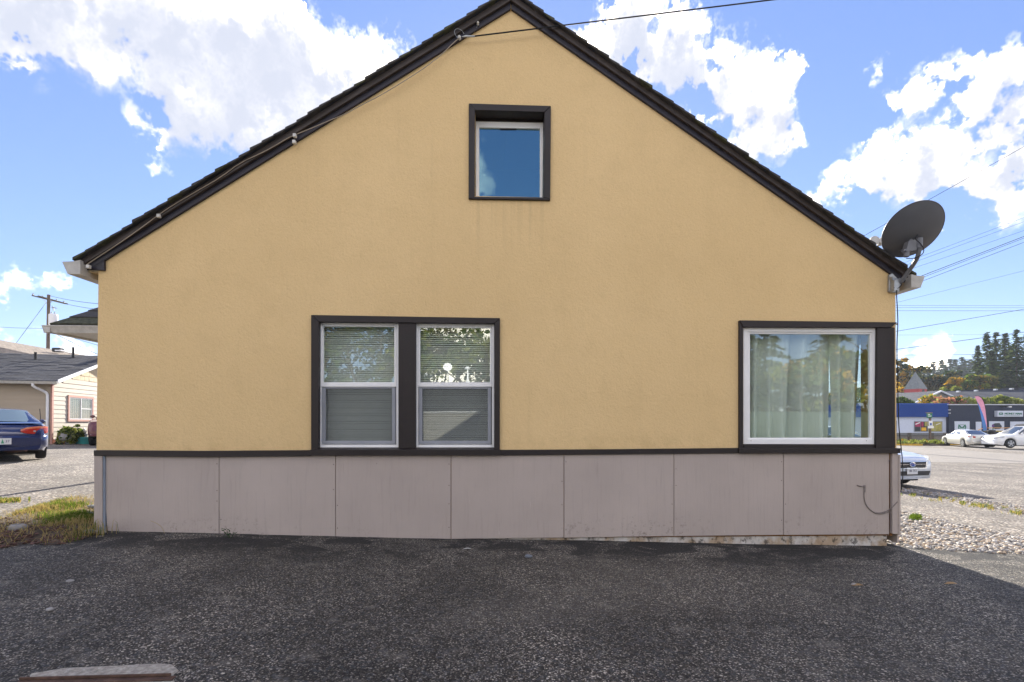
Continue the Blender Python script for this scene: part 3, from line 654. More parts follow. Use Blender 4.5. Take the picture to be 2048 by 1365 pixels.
# satellite dish
dc = at_y(1828, 463, -.30); mp = at_y(1791, 568, -.03)
dish = thing('satellite_dish', 'dark grey satellite dish seen from behind on a curved mast at the eave', 'satellite dish', mp)
nd = Vector((.168, .713, .68)).normalized()                   # the way it looks, up and away over the roof
up_ = Vector((0, 0, 1)); sx_ = nd.cross(up_).normalized(); sy_ = sx_.cross(nd).normalized()
mb = MB(); RW, RH_ = .272, .300; nr, ns = 9, 40
rings = []
for side in (0, 1):
    for j in range(nr+1):
        rr = j/nr
        for k in range(ns):
            th = 2*math.pi*k/ns
            p = dc+sx_*(RW*rr*math.cos(th))+sy_*(RH_*rr*math.sin(th))+nd*(.085*rr*rr-.045-(.006 if side else 0))
            mb.v.append(p)
for side in (0, 1):
    o = side*(nr+1)*ns
    for j in range(nr):
        for k in range(ns):
            mb.f.append([o+j*ns+k, o+j*ns+(k+1)%ns, o+(j+1)*ns+(k+1)%ns, o+(j+1)*ns+k]); mb.m.append(0)
o2 = (nr+1)*ns
for k in range(ns): mb.f.append([nr*ns+k, nr*ns+(k+1)%ns, o2+nr*ns+(k+1)%ns, o2+nr*ns+k]); mb.m.append(0)
refl = build('reflector', mb, M['dish'], dish, smooth=40)
rim = [dc+sx_*(RW*math.cos(2*math.pi*k/48))+sy_*(RH_*math.sin(2*math.pi*k/48))+nd*.038 for k in range(49)]
build('rim', MB().tube(rim, .007, 6), M['dish'], refl, smooth=60)
mast_path = [at_y(1797, 572, -.06), at_y(1803, 563, -.10), at_y(1815, 546, -.16), at_y(1826, 531, -.22), at_y(1834, 518, -.27), at_y(1838, 504, -.30), at_y(1838.5, 492, -.31), at_y(1838.5, 480, -.31)]
def smoothpath(P, k=3):
    for _ in range(k):
        Q = [P[0]]
        for a, b in zip(P, P[1:]): Q += [a.lerp(b, .25), a.lerp(b, .75)]
        P = Q+[P[-1]]
    return P
build('mast', MB().tube(smoothpath(mast_path, 2), .021, 10), M['mast'], dish, smooth=50)
br = MB(); bc = dc+nd*-.055
br.tube([at_y(1838.5, 497, -.31), at_y(1838.5, 477, -.31)], .031, 10)
build('mast_clamp', br, M['mast'], dish, smooth=50)
bk = MB()
for px in (1824, 1833): bk.tube([at_y(px+.5, 473, -.27)+nd*.02, at_y(px-3, 486, -.29), at_y(px-8, 505, -.28)], [.012, .02, .014], 8)
bk.pxprism([(1818, 482), (1836, 478), (1834, 500), (1812, 503)], -.315, -.255)
build('back_bracket', bk, M['mast'], dish, smooth=40)
for px, py in ((1822, 471), (1836, 471), (1816, 487), (1809, 501), (1823, 502)):
    build('bolt', MB().lathe([(.008, 0), (.008, .008), (.004, .011)], at_y(px, py, -.30), (0, -1, 0), 8), M['galv'], dish)
fa0 = at_y(1813, 510, -.29); fa1 = dc+nd*.46+sy_*-.20
build('feed_arm_socket', MB().tube([at_y(1813.5, 499, -.285), at_y(1812.5, 514, -.285)], .026, 10), M['mast'], dish, smooth=50)
arm = build('feed_arm', MB().tube(smoothpath([fa0, fa0.lerp(fa1, .4)+Vector((0, 0, -.03)), fa1], 2), .013, 8), M['mast'], dish, smooth=50)
build('feed_horn', MB().lathe([(.025, 0), (.03, .05), (.022, .11)], fa1, -nd, 14), M['greyframe'], arm, smooth=40)
plate = MB().pxprism([(1779.5, 549), (1779, 583), (1783, 585), (1799, 585), (1800, 562), (1785, 547)], -.034, -.004)
plate.pxprism([(1783, 553), (1797, 558), (1800, 566), (1786, 561)], -.075, -.034)
plate.pxprism([(1789, 560), (1801, 556), (1806, 566), (1796, 580), (1789, 582)], -.095, -.035)
build('mount_plate', plate, M['galv'], dish, bevel=.003)
for px, py in ((1784, 556), (1783, 579), (1794, 583), (1804, 562)): build('bolt', MB().lathe([(.009, 0), (.009, .008), (.005, .012)], at_y(px, py, -.036), (0, -1, 0), 8), M['galv'], dish)
build('dish_cable', MB().tube(smoothpath([at_y(1835, 470, -.33), at_y(1829, 478, -.34), at_y(1841, 487, -.35), at_y(1849, 500, -.34), at_y(1844, 511, -.33), at_y(1826, 518, -.30), at_y(1812, 517, -.27)], 2), .0045, 5), M['wire'], dish)
build('dish_cable', MB().tube(smoothpath([at_y(1805, 565, -.11), at_y(1801, 574, -.10), at_y(1794, 578, -.09), at_y(1788, 576, -.09)], 2), .005, 5), M['wire'], dish)
# cable down the corner
cp = [(1793, 580), (1793.5, 598), (1795, 620), (1796, 650), (1794, 680), (1794, 720), (1795.5, 760), (1796, 800), (1797, 840), (1799, 870), (1803, 900), (1805, 925), (1806, 950), (1804, 970), (1801.5, 985)]
tag(build('coax_cable', MB().tube(smoothpath([at_y(x, y, -.075) for x, y in cp], 2), .0052, 6), M['wire']), 'thin black cable hanging down the right corner below the dish', 'cable')
lp = [(1795, 1004), (1788, 1012), (1779, 1020), (1768, 1025), (1757, 1027), (1745, 1024), (1735, 1015), (1729, 1003), (1728, 990), (1729, 978), (1730, 971)]
lc = thing('wall_cable', 'painted cable looping across the taupe skirting panel near the right corner', 'cable', at_y(1757, 1069, -.02))
build('loop', MB().tube(smoothpath([at_y(x, y, -.045 if x > 1782 else -.025) for x, y in lp], 2), .0050, 6), M['greycable'], lc)
build('loop', MB().tube(smoothpath([at_y(x+1.5, y+1.5, -.027) for x, y in [(1776, 1023), (1766, 1026), (1756, 1027.5), (1747, 1024.5)]]+[at_y(1740, 1019, -.024)], 2), .0045, 6), M['greycable'], lc)
build('drop', MB().tube(smoothpath([at_y(x, y, -.026) for x, y in [(1768, 1026), (1776, 1021), (1781, 1026), (1781.5, 1040), (1781, 1055), (1780, 1064)]], 2), .0046, 6), M['greycable'], lc)
build('connector', MB().tube([at_y(1729, 985, -.026), at_y(1729.5, 971, -.026)], .009, 8), M['greycable'], lc)
build('connector', MB().tube(smoothpath([at_y(1730, 972, -.026), at_y(1724, 973.5, -.028), at_y(1717, 972, -.026), at_y(1714, 970.5, -.022)], 1), .0065, 8), M['greycable'], lc)
for px, py in ((1779, 922), (1780, 984), (1795, 994)): build('cable_clip', MB().lathe([(.009, 0), (.006, .008)], at_y(px, py, -.03), (0, -1, 0), 8), M['greycable'], lc)
# tan cable clipped along the left rake
rk = thing('rake_cable', 'tan cable clipped along the left rake board up towards the wire hook', 'cable', at_y(172, 534, -.09))
P1 = [(172, 532), (182, 525), (200, 513), (240, 487), (280, 459), (300, 444), (316, 432), (345, 412), (400, 380), (440, 357), (480, 327), (520, 309), (545, 296), (575, 278), (588, 272)]
build('run', MB().tube(smoothpath([at_y(x, y-1, -.070) for x, y in P1], 1), .0046, 6), M['tancable'], rk)
P2 = [(588, 271), (620, 258), (660, 241), (690, 229), (720, 212), (760, 192), (800, 168), (850, 136), (885, 108), (908, 85), (918, 77)]
build('run', MB().tube(smoothpath([at_y(x, y, -.075 if x < 640 else -.05) for x, y in P2], 1), .0045, 6), M['tancable'], rk)
for px, py in ((174, 533), (315, 431), (588, 270), (587, 283)):
    build('cable_clip', MB().pxbar(px-3, py-3.5, px+3.5, py+3.5, -.088, -.05), M['porcelain'], rk, bevel=.004)
# insulator hooks and service drop
hk = thing('wire_hook', 'white porcelain insulator hook with bent wire holding the service wire', 'hook', at_y(918, 78, -.03))
build('insulator', MB().lathe([(.010, 0), (.019, .01), (.012, .022), (.019, .034), (.008, .045)], at_y(919, 80, -.03), (0, -1, .3), 12), M['porcelain'], hk, smooth=40)
build('bracket', MB().tube(smoothpath([at_y(919, 80, -.05), at_y(911, 72, -.07), at_y(908, 62, -.08), at_y(914, 57, -.08), at_y(923, 60, -.08), at_y(928, 68, -.07)], 2), .0028, 5), M['galv'], hk)
h2 = thing('spare_hook', 'small white porcelain hook on the rake above the service wire', 'hook', at_y(955, 52, -.03))
build('insulator', MB().lathe([(.008, 0), (.014, .01), (.009, .02), (.013, .03), (.006, .04)], at_y(956, 51, -.03), (0, -1, .3), 10), M['porcelain'], h2, smooth=40)
build('bracket', MB().tube([at_y(953, 56, -.03), at_y(956, 50, -.05)], .005, 5), M['galv'], h2)
sw_ = thing('service_wire', 'black overhead wire running from the gable hook up to the right', 'wire', at_y(930, 74, -.06))
far = at_y(9000, -1042, -.5); near = at_y(948, 73, -.08)
build('wire_span', MB().tube(hang(near, far, .25, 60), .0075, 5), M['wire'], sw_)
build('dead_end_grip', MB().tube([at_y(924, 73.5, -.06), at_y(932, 73, -.07), at_y(950, 73, -.08)], [.003, .011, .009], 6), M['galv'], sw_)
# flood lights on the right-hand roof slope
fl = thing('flood_light', 'pair of small round flood lights on the right roof edge beside the dish', 'flood light', at_y(1752, 497, 1.2))
for px, py, q in ((1743, 486.5, 1.15), (1761, 487, 1.2)):
    c = at_y(px, py, q); build('lamp_head', MB().lathe([(.02, -.05), (.036, 0), (.062, .07), (.058, .085)], c, (-.15, -.9, .1), 16), M['gutter'], fl, smooth=40)
build('lamp_bracket', MB().tube([at_y(1743, 488, 1.2), at_y(1752, 496, 1.25), at_y(1761, 488, 1.25)], .012, 6).box(at_y(1736, 486, 1.2)-Vector((.05, .0, .03)), at_y(1736, 486, 1.2)+Vector((.05, .03, .03))), M['gutter'], fl)

# ================================================================== NEAR GROUND
def poly_world(pix): return [at_g(x, y) for x, y in pix]
def inside(p, poly):
    x, y = p; c = False; n = len(poly)
    for i in range(n):
        a, b = poly[i], poly[i-1]
        if (a.y > y) != (b.y > y) and x < (b.x-a.x)*(y-a.y)/(b.y-a.y)+a.x: c = not c
    return c
def edge_dist(p, poly):
    q = Vector((p[0], p[1])); best = 9
    for i in range(len(poly)):
        a = Vector(poly[i][:2]); b = Vector(poly[i-1][:2]); ab = b-a; t = max(0, min(1, (q-a).dot(ab)/max(1e-9, ab.dot(ab)))); best = min(best, (q-a-ab*t).length)
    return best
# soil bed with grass at the left corner
bed = poly_world([(-90, 1108), (0, 1100), (55, 1090), (100, 1094), (150, 1086), (190, 1072), (230, 1058), (230, 1004), (170, 1002), (120, 1006), (80, 1016), (40, 1029), (0, 1040), (-90, 1062)])
bx0, bx1 = min(p.x for p in bed)-.1, max(p.x for p in bed)+.1; by0, by1 = min(p.y for p in bed)-.1, max(p.y for p in bed)+.1
def bedh(x, y):
    e = edge_dist((x, y), bed); return sstep(0, .35, e)*.07+.012+.018*mnoise.noise((x*3, y*3, 2))
V = []; F = []; xs = np.linspace(bx0, bx1, 70); ys = np.linspace(by0, by1, 70)
for y in ys:
    for x in xs: V.append((x, y, G(x, y)+(bedh(x, y) if inside((x, y), bed) else -.03)))
for j in range(69):
    for i in range(69):
        if inside(((xs[i]+xs[i+1])/2, (ys[j]+ys[j+1])/2), bed): F.append((j*70+i, j*70+i+1, (j+1)*70+i+1, (j+1)*70+i))
setting(fastmesh('soil_bed', V, F, M['soil'], smooth=True))
def blades(name, pts, h0, h1, wd, mats, lean=.5, label=None, cat='grass', droop=.5, pick=None):
    V = []; F = []; mi = []
    for q, (x, y, z) in enumerate(pts):
        a = random.uniform(0, 6.283); h = random.uniform(h0, h1); l = random.uniform(.15, 1)*lean*h; dx, dy = math.cos(a), math.sin(a); wx, wy_ = -dy*wd*.5, dx*wd*.5
        i = len(V); m1 = (x+dx*l*.35, y+dy*l*.35, z+h*.6); tp = (x+dx*l, y+dy*l, z+h*(1-droop*random.random()*.6))
        V += [(x-wx, y-wy_, z-.01), (x+wx, y+wy_, z-.01), (m1[0]+wx*.8, m1[1]+wy_*.8, m1[2]), (m1[0]-wx*.8, m1[1]-wy_*.8, m1[2]), (tp[0]+wx*.15, tp[1]+wy_*.15, tp[2]), (tp[0]-wx*.15, tp[1]-wy_*.15, tp[2])]
        F += [(i, i+1, i+2, i+3), (i+3, i+2, i+4, i+5)]; k = pick(x, y) if pick else random.randrange(len(mats)); mi += [k, k]
    return stuff(fastmesh(name, V, F, mats, mi), label, cat)
def bedpts(n, dens):
    out = []
    while len(out) < n:
        x, y = random.uniform(bx0, bx1), random.uniform(by0, by1)
        if x > XL-.03 and y > -.05: continue
        if inside((x, y), bed) and random.random() < dens(x, y): out.append((x, y, G(x, y)+bedh(x, y)))
    return out
pn = lambda x, y, s, o: .5+.5*mnoise.noise((x*s, y*s, o))
g_clump = lambda x, y: max(0, pn(x, y, 1.7, 4)-.42)*3*sstep(-.6, .8, y+.25*(x+5))
blades('grass', bedpts(6000, g_clump), .025, .085, .006, [M['grass'], M['drygrass']], .8, 'mixed green and dry grass on the soil bed at the left house corner', 'grass', .8, lambda x, y: 0 if pn(x, y, 2.5, 8)+random.uniform(-.16, .16) > .47 else 1)
blades('dry_straw', bedpts(1700, lambda x, y: .25+pn(x, y, 2.2, 11)), .02, .12, .0045, [M['drygrass']], 3.2, 'pale dry straw lying over the soil bed', 'straw', 1.5)
# a tuft of dry grass right at the corner
cpt = at_g(176, 1074)
blades('dry_grass_tuft', [(cpt.x+random.gauss(0, .10), cpt.y+random.gauss(0, .06), cpt.z+.03) for _ in range(150)], .06, .17, .0045, [M['drygrass'], M['drygrass'], M['grass']], .55, 'upright tuft of dry grass beside the left corner board', 'grass')
wp = at_g(465, 1075)
weed = thing('weed', 'small dark green weed at the foot of the second skirting panel', 'plant', (wp.x, wp.y-.03, wp.z))
lf = MB()
for k in range(26):
    a = random.uniform(0, 6.28); h = random.uniform(.01, .10); r = random.uniform(.02, .09); c = Vector((wp.x+math.cos(a)*r, wp.y-.05+math.sin(a)*r*.5, wp.z+h)); d = Vector((math.cos(a), math.sin(a)*.5, .4)).normalized()*.022; s_ = d.cross(Vector((0, 0, 1))).normalized()*.008
    lf.add([c-d, c+s_, c+d, c-s_], [(0, 1, 2, 3)])
M['weed'] = mat_leaf('weed_leaf', (.03, .075, .03)); build('leaves', lf, M['weed'], weed)
sm_ = MB()
for k in range(5): sm_.tube([(wp.x, wp.y-.04, wp.z-.01), (wp.x+random.uniform(-.07, .07), wp.y-.05, wp.z+random.uniform(.05, .11))], .0015, 4)
build('stem', sm_, M['weed'], weed)
st_ = thing('dry_stalk', 'thin dry grass stalk arching in front of the first skirting panel', 'plant', at_g(330, 1073))
build('stem', MB().tube(smoothpath([at_y(330, 1070, -.06), at_y(326, 1058, -.08), at_y(318, 1049, -.09), at_y(301, 1042, -.10)], 2), .0016, 4), M['drygrass'], st_)
# rocks of the bed
M['rock'] = plain('grey_river_stone', (.26, .25, .24), .75, var=.25, vs=14, bump=.3); M['rock2'] = plain('blue_grey_river_stone', (.17, .19, .22), .7, var=.25, vs=14, bump=.3)
for px, py, r, mt, lb in ((36, 1075, .075, 'rock', 'smooth oval grey stone lying on reddish chips in the soil bed'), (178, 1071, .05, 'rock2', 'dark blue grey stone beside the left corner board'), (192, 1069, .042, 'rock', 'small pale stone touching the foot of the left corner board'),
                          (202, 1068, .04, 'rock', 'brownish pebble under the blue grey primed corner boot'), (183, 1027, .06, 'rock2', 'blue grey stone near the wall in dry grass'), (179, 1041, .05, 'rock2', 'dark stone half buried in straw behind the corner stones')):
    p = at_g(px, py); hh = bedh(p.x, p.y) if inside((p.x, p.y), bed) else .01
    tag(build('stone', MB().blob((p.x, p.y, p.z+hh+r*.15), r, 2, (1.25, .9, .55), .25, px), M[mt], None, smooth=60), lb, 'stone')
M['chips'] = plain('red_bark_chip', (.115, .062, .05), .9, var=.4, vs=30)
ch = MB()
for k in range(420):
    px, py = random.uniform(-60, 190), random.gauss(1078, 12); p = at_g(px, py)
    if not inside((p.x, p.y), bed): continue
    z = p.z+bedh(p.x, p.y)+.004; a = random.uniform(0, 6.28); l, w_ = random.uniform(.012, .035), random.uniform(.005, .012); d = Vector((math.cos(a), math.sin(a), random.uniform(-.3, .3)))*l; s_ = Vector((-math.sin(a), math.cos(a), random.uniform(-.2, .2)))*w_; c = Vector((p.x, p.y, z))
    ch.prism([c-d-s_, c+d-s_, c+d+s_, c-d+s_], (0, 0, .005))
stuff(build('bark_chips', ch, M['chips']), 'reddish bark chips scattered on the dark soil at the left', 'bark chips')
# river pebbles on the right
bmi = bmesh.new(); bmesh.ops.create_icosphere(bmi, subdivisions=2, radius=1); ICO_V = np.array([v.co for v in bmi.verts], np.float32); ICO_F = np.array([[v.index for v in f.verts] for f in bmi.faces], np.int32); bmi.free()
bmi = bmesh.new(); bmesh.ops.create_icosphere(bmi, subdivisions=1, radius=1); IC1_V = np.array([v.co for v in bmi.verts], np.float32); IC1_F = np.array([[v.index for v in f.verts] for f in bmi.faces], np.int32); bmi.free()
pm = [plain('pebble_grey', (.30, .28, .26), .8, var=.2, vs=20), plain('pebble_tan', (.36, .28, .20), .8, var=.2, vs=20), plain('pebble_dark', (.15, .145, .14), .8, var=.2, vs=20), plain('pebble_pale', (.48, .45, .41), .8, var=.15, vs=20)]
def pebbles(name, poly, n, r0, r1, label, V_=IC1_V, F_=IC1_F):
    x0, x1 = min(p.x for p in poly), max(p.x for p in poly); y0, y1 = min(p.y for p in poly), max(p.y for p in poly); VV = []; FF = []; mi = []; k = 0; tries = 0
    while k < n and tries < n*30:
        tries += 1; x, y = random.uniform(x0, x1), random.uniform(y0, y1)
        if not inside((x, y), poly) or (x < XR-.08 and y > -.05): continue
        if random.random() > .35+.65*sstep(0, .25, edge_dist((x, y), poly)): continue
        r = lerp(r0, r1, random.random()**2); a = random.uniform(0, 6.28); ca, sa = math.cos(a), math.sin(a); sc_ = np.array([r*random.uniform(1, 1.5), r*random.uniform(.75, 1), r*random.uniform(.45, .75)])
        v = V_*sc_; v = np.stack([v[:, 0]*ca-v[:, 1]*sa, v[:, 0]*sa+v[:, 1]*ca, v[:, 2]+v[:, 0]*random.uniform(-.25, .25)], 1)
        v += np.array([x, y, G(x, y)+r*random.uniform(.15, .7)]); FF.append(F_+len(V_)*k); VV.append(v); mi += [random.choices((0, 1, 2, 3), (5, 4, 2, 3))[0]]*len(F_); k += 1
    return stuff(fastmesh(name, np.concatenate(VV), np.concatenate(FF), pm, mi, smooth=True), label, 'pebbles')
pb1 = poly_world([(1770, 1080), (1785, 1092), (1830, 1099), (1900, 1104), (1980, 1108), (2060, 1110), (2200, 1116), (2200, 1075), (2048, 1074), (1985, 1064), (1920, 1051), (1870, 1038), (1835, 1029), (1795, 1024), (1770, 1040)])
pebbles('river_pebbles', pb1, 7500, .009, .030, 'bed of rounded river pebbles along the right side of the house')
pb2 = poly_world([(1795, 984), (1850, 990), (1910, 1001), (1980, 1016), (2060, 1030), (2150, 1040), (2150, 1026), (2060, 1016), (1980, 1003), (1910, 990), (1850, 982), (1795, 977)])
pebbles('pebble_strip', pb2, 2200, .012, .030, 'narrow strip of pebbles and weeds across the sunny lot at right')
gp = []
for k in range(2600):
    px = random.uniform(1790, 2080); py = lerp(987, 1030, (px-1795)/255)+random.gauss(-3, 3.2)
    if pn(px/14, py/9, 1, 3) < .52: continue
    p = at_g(px, py); gp.append((p.x, p.y, p.z))
blades('weed_strip', gp, .02, .06, .010, [M['grass'], M['drygrass']], .8, 'low yellow green weeds along the pebble strip at right', 'weeds')
gp = []
for k in range(500): p = at_g(random.gauss(1831, 5), random.gauss(1039, 2.2)); gp.append((p.x, p.y, p.z+.02))
blades('weed_patch', gp, .02, .06, .008, [M['grass']], .8, 'small bright green weed growing among the river pebbles', 'weeds')
gp = []
for k in range(1500):
    px = random.uniform(-80, 60); py = 1003+random.gauss(0, 2.0)-px*.04
    if pn(px/20, 0, 1, 5) < .45: continue
    p = at_g(px, py); gp.append((p.x, p.y, p.z))
blades('crack_weeds', gp, .015, .05, .010, [M['drygrass'], M['grass']], .8, 'thin line of dry weeds in a crack of the left lot', 'weeds')
# loose stones and leaves on the yard
for px, py, r, mt, lb in ((1057, 1116, .030, 'rock2', 'single blue grey stone on the asphalt below the middle panel'), (1709, 1173, .022, 'rock', 'small tan pebble on the yard asphalt at right'), (140, 1166, .022, 'rock', 'pale flat pebble on the asphalt at left'), (100, 1223, .020, 'rock', 'reddish flat pebble on the asphalt near the left edge')):
    p = at_g(px, py); tag(build('stone', MB().blob((p.x, p.y, p.z+.006+r*.3), r, 2, (1.2, .9, .6), .3, px), M[mt], None, smooth=60), lb, 'stone')
M['leaf_dead'] = plain('dead_leaf', (.34, .22, .10), .8, var=.3); M['litter'] = plain('white_litter', (.7, .7, .68), .6)
for px, py, mt, lb, nm, ct in ((1710, 1174.5, 'leaf_dead', 'curled tan leaf lying on the dark asphalt at right', 'fallen_leaf', 'leaf'), (1897, 1171, 'leaf_dead', 'brown leaf on the asphalt near the right edge', 'fallen_leaf', 'leaf'), (930, 1101, 'litter', 'thin white splinter on the asphalt below the middle panels', 'splinter', 'litter')):
    p = at_g(px, py)+Vector((.02, 0, .012)); a = random.uniform(-.5, .5); d = Vector((math.cos(a), math.sin(a), .1)); s_ = Vector((-math.sin(a), math.cos(a), .2)); L_ = .045; w_ = .016 if nm == 'fallen_leaf' else .004
    m_ = MB(); pts = [p-d*L_, p-d*.3*L_-s_*w_+Vector((0, 0, .008)), p+d*.4*L_-s_*w_*.8+Vector((0, 0, .008)), p+d*L_, p+d*.4*L_+s_*w_*.8+Vector((0, 0, .008)), p-d*.3*L_+s_*w_+Vector((0, 0, .008))]
    m_.prism(pts, (0, 0, .0015)); tag(build(nm, m_, M[mt]), lb, ct)
# concrete edging and rusty steel angle at the bottom left
M['conc'] = plain('pale_rough_concrete', (.36, .33, .28), .95, var=.4, vs=40, bump=.8, bs=120); M['rust'] = plain('rusty_steel', (.105, .062, .045), .75, metal=.2, var=.4, vs=22, bump=.4)
cpx = [(60, 1352), (130, 1340), (200, 1337), (260, 1334), (320, 1331), (345, 1333), (358, 1344), (345, 1353), (352, 1375), (60, 1380)]
m_ = MB(); P_ = [at_g(x, y) for x, y in cpx]; m_.prism([p+Vector((0, 0, -.03)) for p in P_], (0, 0, .042)); tag(build('concrete_patch', m_, M['conc'], None, bevel=.006), 'rough pale concrete patch set in the asphalt at the bottom left', 'concrete')
a, b = at_g(40, 1369), at_g(352, 1360); d = (b-a).normalized(); nrm = Vector((d.y, -d.x, 0)); ra = thing('steel_angle', 'rusty steel angle bar lying along the concrete patch at the bottom left', 'steel bar', a)
build('flange', MB().prism([a+Vector((0, 0, .012)), a+nrm*.035+Vector((0, 0, .012)), a+nrm*.035+Vector((0, 0, .020)), a+Vector((0, 0, .020))], b-a), M['rust'], ra, bevel=.002)
build('web', MB().prism([a+Vector((0, 0, .021)), a+nrm*.008+Vector((0, 0, .021)), a+nrm*.008+Vector((0, 0, .034)), a+Vector((0, 0, .034))], (b-a)*.97), M['rust'], ra, bevel=.002)

# ================================================================== CARS
M['tyre'] = plain('tyre_rubber', (.016, .016, .017), .75, var=.2, vs=20); M['rim'] = plain('alloy_rim', (.50, .50, .51), .3, metal=.8, var=.1)
M['underbody'] = plain('black_underbody', (.010, .010, .011), .8); M['chrome'] = plain('chrome', (.7, .7, .72), .12, metal=1, var=.02)
def mat_carglass(name, c):
    m = Mat(name); m.color(c); m.set(rough=.03, spec=.9, coat=1.0, coatr=.02); return m.m
M['carglass'] = mat_carglass('dark_car_glass', (.035, .045, .05)); M['carglass_pale'] = mat_carglass('bright_car_glass', (.16, .21, .20))
M['plate'] = plain('licence_plate_white', (.66, .67, .68), .45, var=.06); M['ink'] = plain('plate_ink', (.02, .025, .08), .5); M['treegreen'] = plain('plate_green', (.05, .30, .16), .5)
M['redlens'] = plain('red_tail_lens', (.42, .012, .010), .12, var=.2, vs=30, coat=1); M['amberlens'] = plain('amber_tail_lens', (.62, .13, .012), .12, var=.2, vs=30, coat=1)
M['headlens'] = plain('clear_head_lens', (.50, .52, .54), .08, var=.3, vs=30, coat=1); M['darkplastic'] = plain('dark_plastic', (.022, .022, .024), .5)
def interp(tab, y):
    for (a, va), (b, vb) in zip(tab, tab[1:]):
        if y <= b: return lerp(va, vb, max(0, (y-a)/(b-a)))
    return tab[-1][1]
def make_car(name, label, loc, rz, L, W, belt, roofl, wheels, rw, paint, glass, wtab, pillars, tum=.27, zb0=.22, group=None, trim=None):
    """belt / roofl: (y, z) along the length, y from -L/2 (tail) to L/2 (nose); wheels: y of the axles; pillars: y positions between side panes"""
    t = thing(name, label, 'car', loc, rz, group); H2 = L/2; hw = W/2
    n = 72; ys = sorted(set([-H2+L*i/n for i in range(n+1)]+[-H2+.02, H2-.02, -H2+.05, H2-.05]))
    mb = MB(); rows = []
    fr = [0, .18, .5, .86, 1.0]; wi = [.93, .99, 1.0, .975, .90]
    for y in ys:
        zt = interp(belt, y); w_ = hw*interp(wtab, y); zb = zb0+.10*sstep(H2-.5, H2, abs(y))*.6
        for wy in wheels:
            d = abs(y-wy); R = rw*1.17
            if d < R: zb = max(zb, rw+math.sqrt(R*R-d*d)*1.0)
        zb = min(zb, zt-.12); pts = [(w_*k, y, zb+(zt-zb)*f) for f, k in zip(fr, wi)]+[(w_*.55, y, zt+.022), (0, y, zt+.03)]
        o = len(mb.v); full = pts+[(-p[0], p[1], p[2]) for p in pts[-2::-1]]; mb.v += [Vector(p) for p in full]; rows.append(o)
    k = 13
    for a, b in zip(rows, rows[1:]):
        for i in range(k-1): mb.f.append([a+i, a+i+1, b+i+1, b+i]); mb.m.append(0)
        mb.f.append([a+k-1, a, b, b+k-1]); mb.m.append(1)
    mb.f.append([rows[0]+i for i in range(k)]); mb.f.append([rows[-1]+i for i in range(k)][::-1]); mb.m += [0, 0]
    body = build('body', mb, [paint, M['underbody']], t, smooth=35, world=False)
    build('underbody', MB().box((-hw*.72, -H2+.35, .16), (hw*.72, H2-.35, .62)), M['underbody'], t, world=False)
    # greenhouse
    g = MB(); y0, y1 = roofl[0][0], roofl[-1][0]; gy = sorted(set(list(np.linspace(y0, y1, 40))+[q for q, _ in roofl])); gr = []
    def gsec(y):
        zt = interp(belt, y)-.01; zr = max(interp(roofl, y), zt+.012); w_ = hw*interp(wtab, y); f = (zr-zt)/.5; wb = w_*.90; wt = wb-tum*(zr-zt)/.5*.9; rd = min(.09, (zr-zt)*.3)
        return [(wb, y, zt), (lerp(wb, wt, .5), y, lerp(zt, zr-rd, .5)), (wt, y, zr-rd), (wt-.05, y, zr-rd*.3), (wt-.14, y, zr), (0, y, zr+.025*min(1, f))]
    for y in gy:
        p = gsec(y); o = len(g.v); full = p+[(-q[0], q[1], q[2]) for q in p[-2::-1]]; g.v += [Vector(q) for q in full]; gr.append(o)
    for a, b in zip(gr, gr[1:]):
        for i in range(10): g.f.append([a+i, a+i+1, b+i+1, b+i]); g.m.append(0)
    roof_ = build('roof', g, paint, t, smooth=35, world=False)
    # panes stand a few mm proud of the shell
    for s in (1, -1):
        for ya, yb in pillars:
            q = MB(); nn = 6; top = []; bot = []
            for i in range(nn+1):
                y = lerp(ya, yb, i/nn); p = gsec(y); b0, b2 = Vector(p[0]), Vector(p[2]); m0 = b0.lerp(b2, .10); m1 = b0.lerp(b2, .93); off = Vector((.006, 0, .002))
                bot.append(m0+off); top.append(m1+off)
            if s < 0: bot = [Vector((-v.x, v.y, v.z)) for v in bot]; top = [Vector((-v.x, v.y, v.z)) for v in top]
            q.add(bot+top, [(i, i+1, nn+2+i, nn+1+i) for i in range(nn)]); build('side_window', q, glass, t, world=False)
    def screen(ya, yb, nm):
        q = MB(); nn = 8; rowsv = []
        for i in range(nn+1):
            y = lerp(ya, yb, i/nn); p = gsec(y); zt = p[5][2]; wt = p[4][0]; row = []
            for u in (-1, -.8, -.4, 0, .4, .8, 1): row.append(Vector((u*(wt+.06), y, zt-.025*abs(u)**2-(.02 if abs(u) > .9 else 0)))+Vector((0, 0, .012)))
            rowsv.append(len(q.v)); q.v += row
        for a, b in zip(rowsv, rowsv[1:]):
            for i in range(6): q.f.append([a+i, a+i+1, b+i+1, b+i]); q.m.append(0)
        build(nm, q, glass, t, world=False, smooth=60)
    pk = [q for q in roofl]; screen(lerp(pk[0][0], pk[1][0], .08), lerp(pk[0][0], pk[1][0], .93), 'rear_window'); screen(lerp(pk[-1][0], pk[-2][0], .06), lerp(pk[-1][0], pk[-2][0], .94), 'windshield')
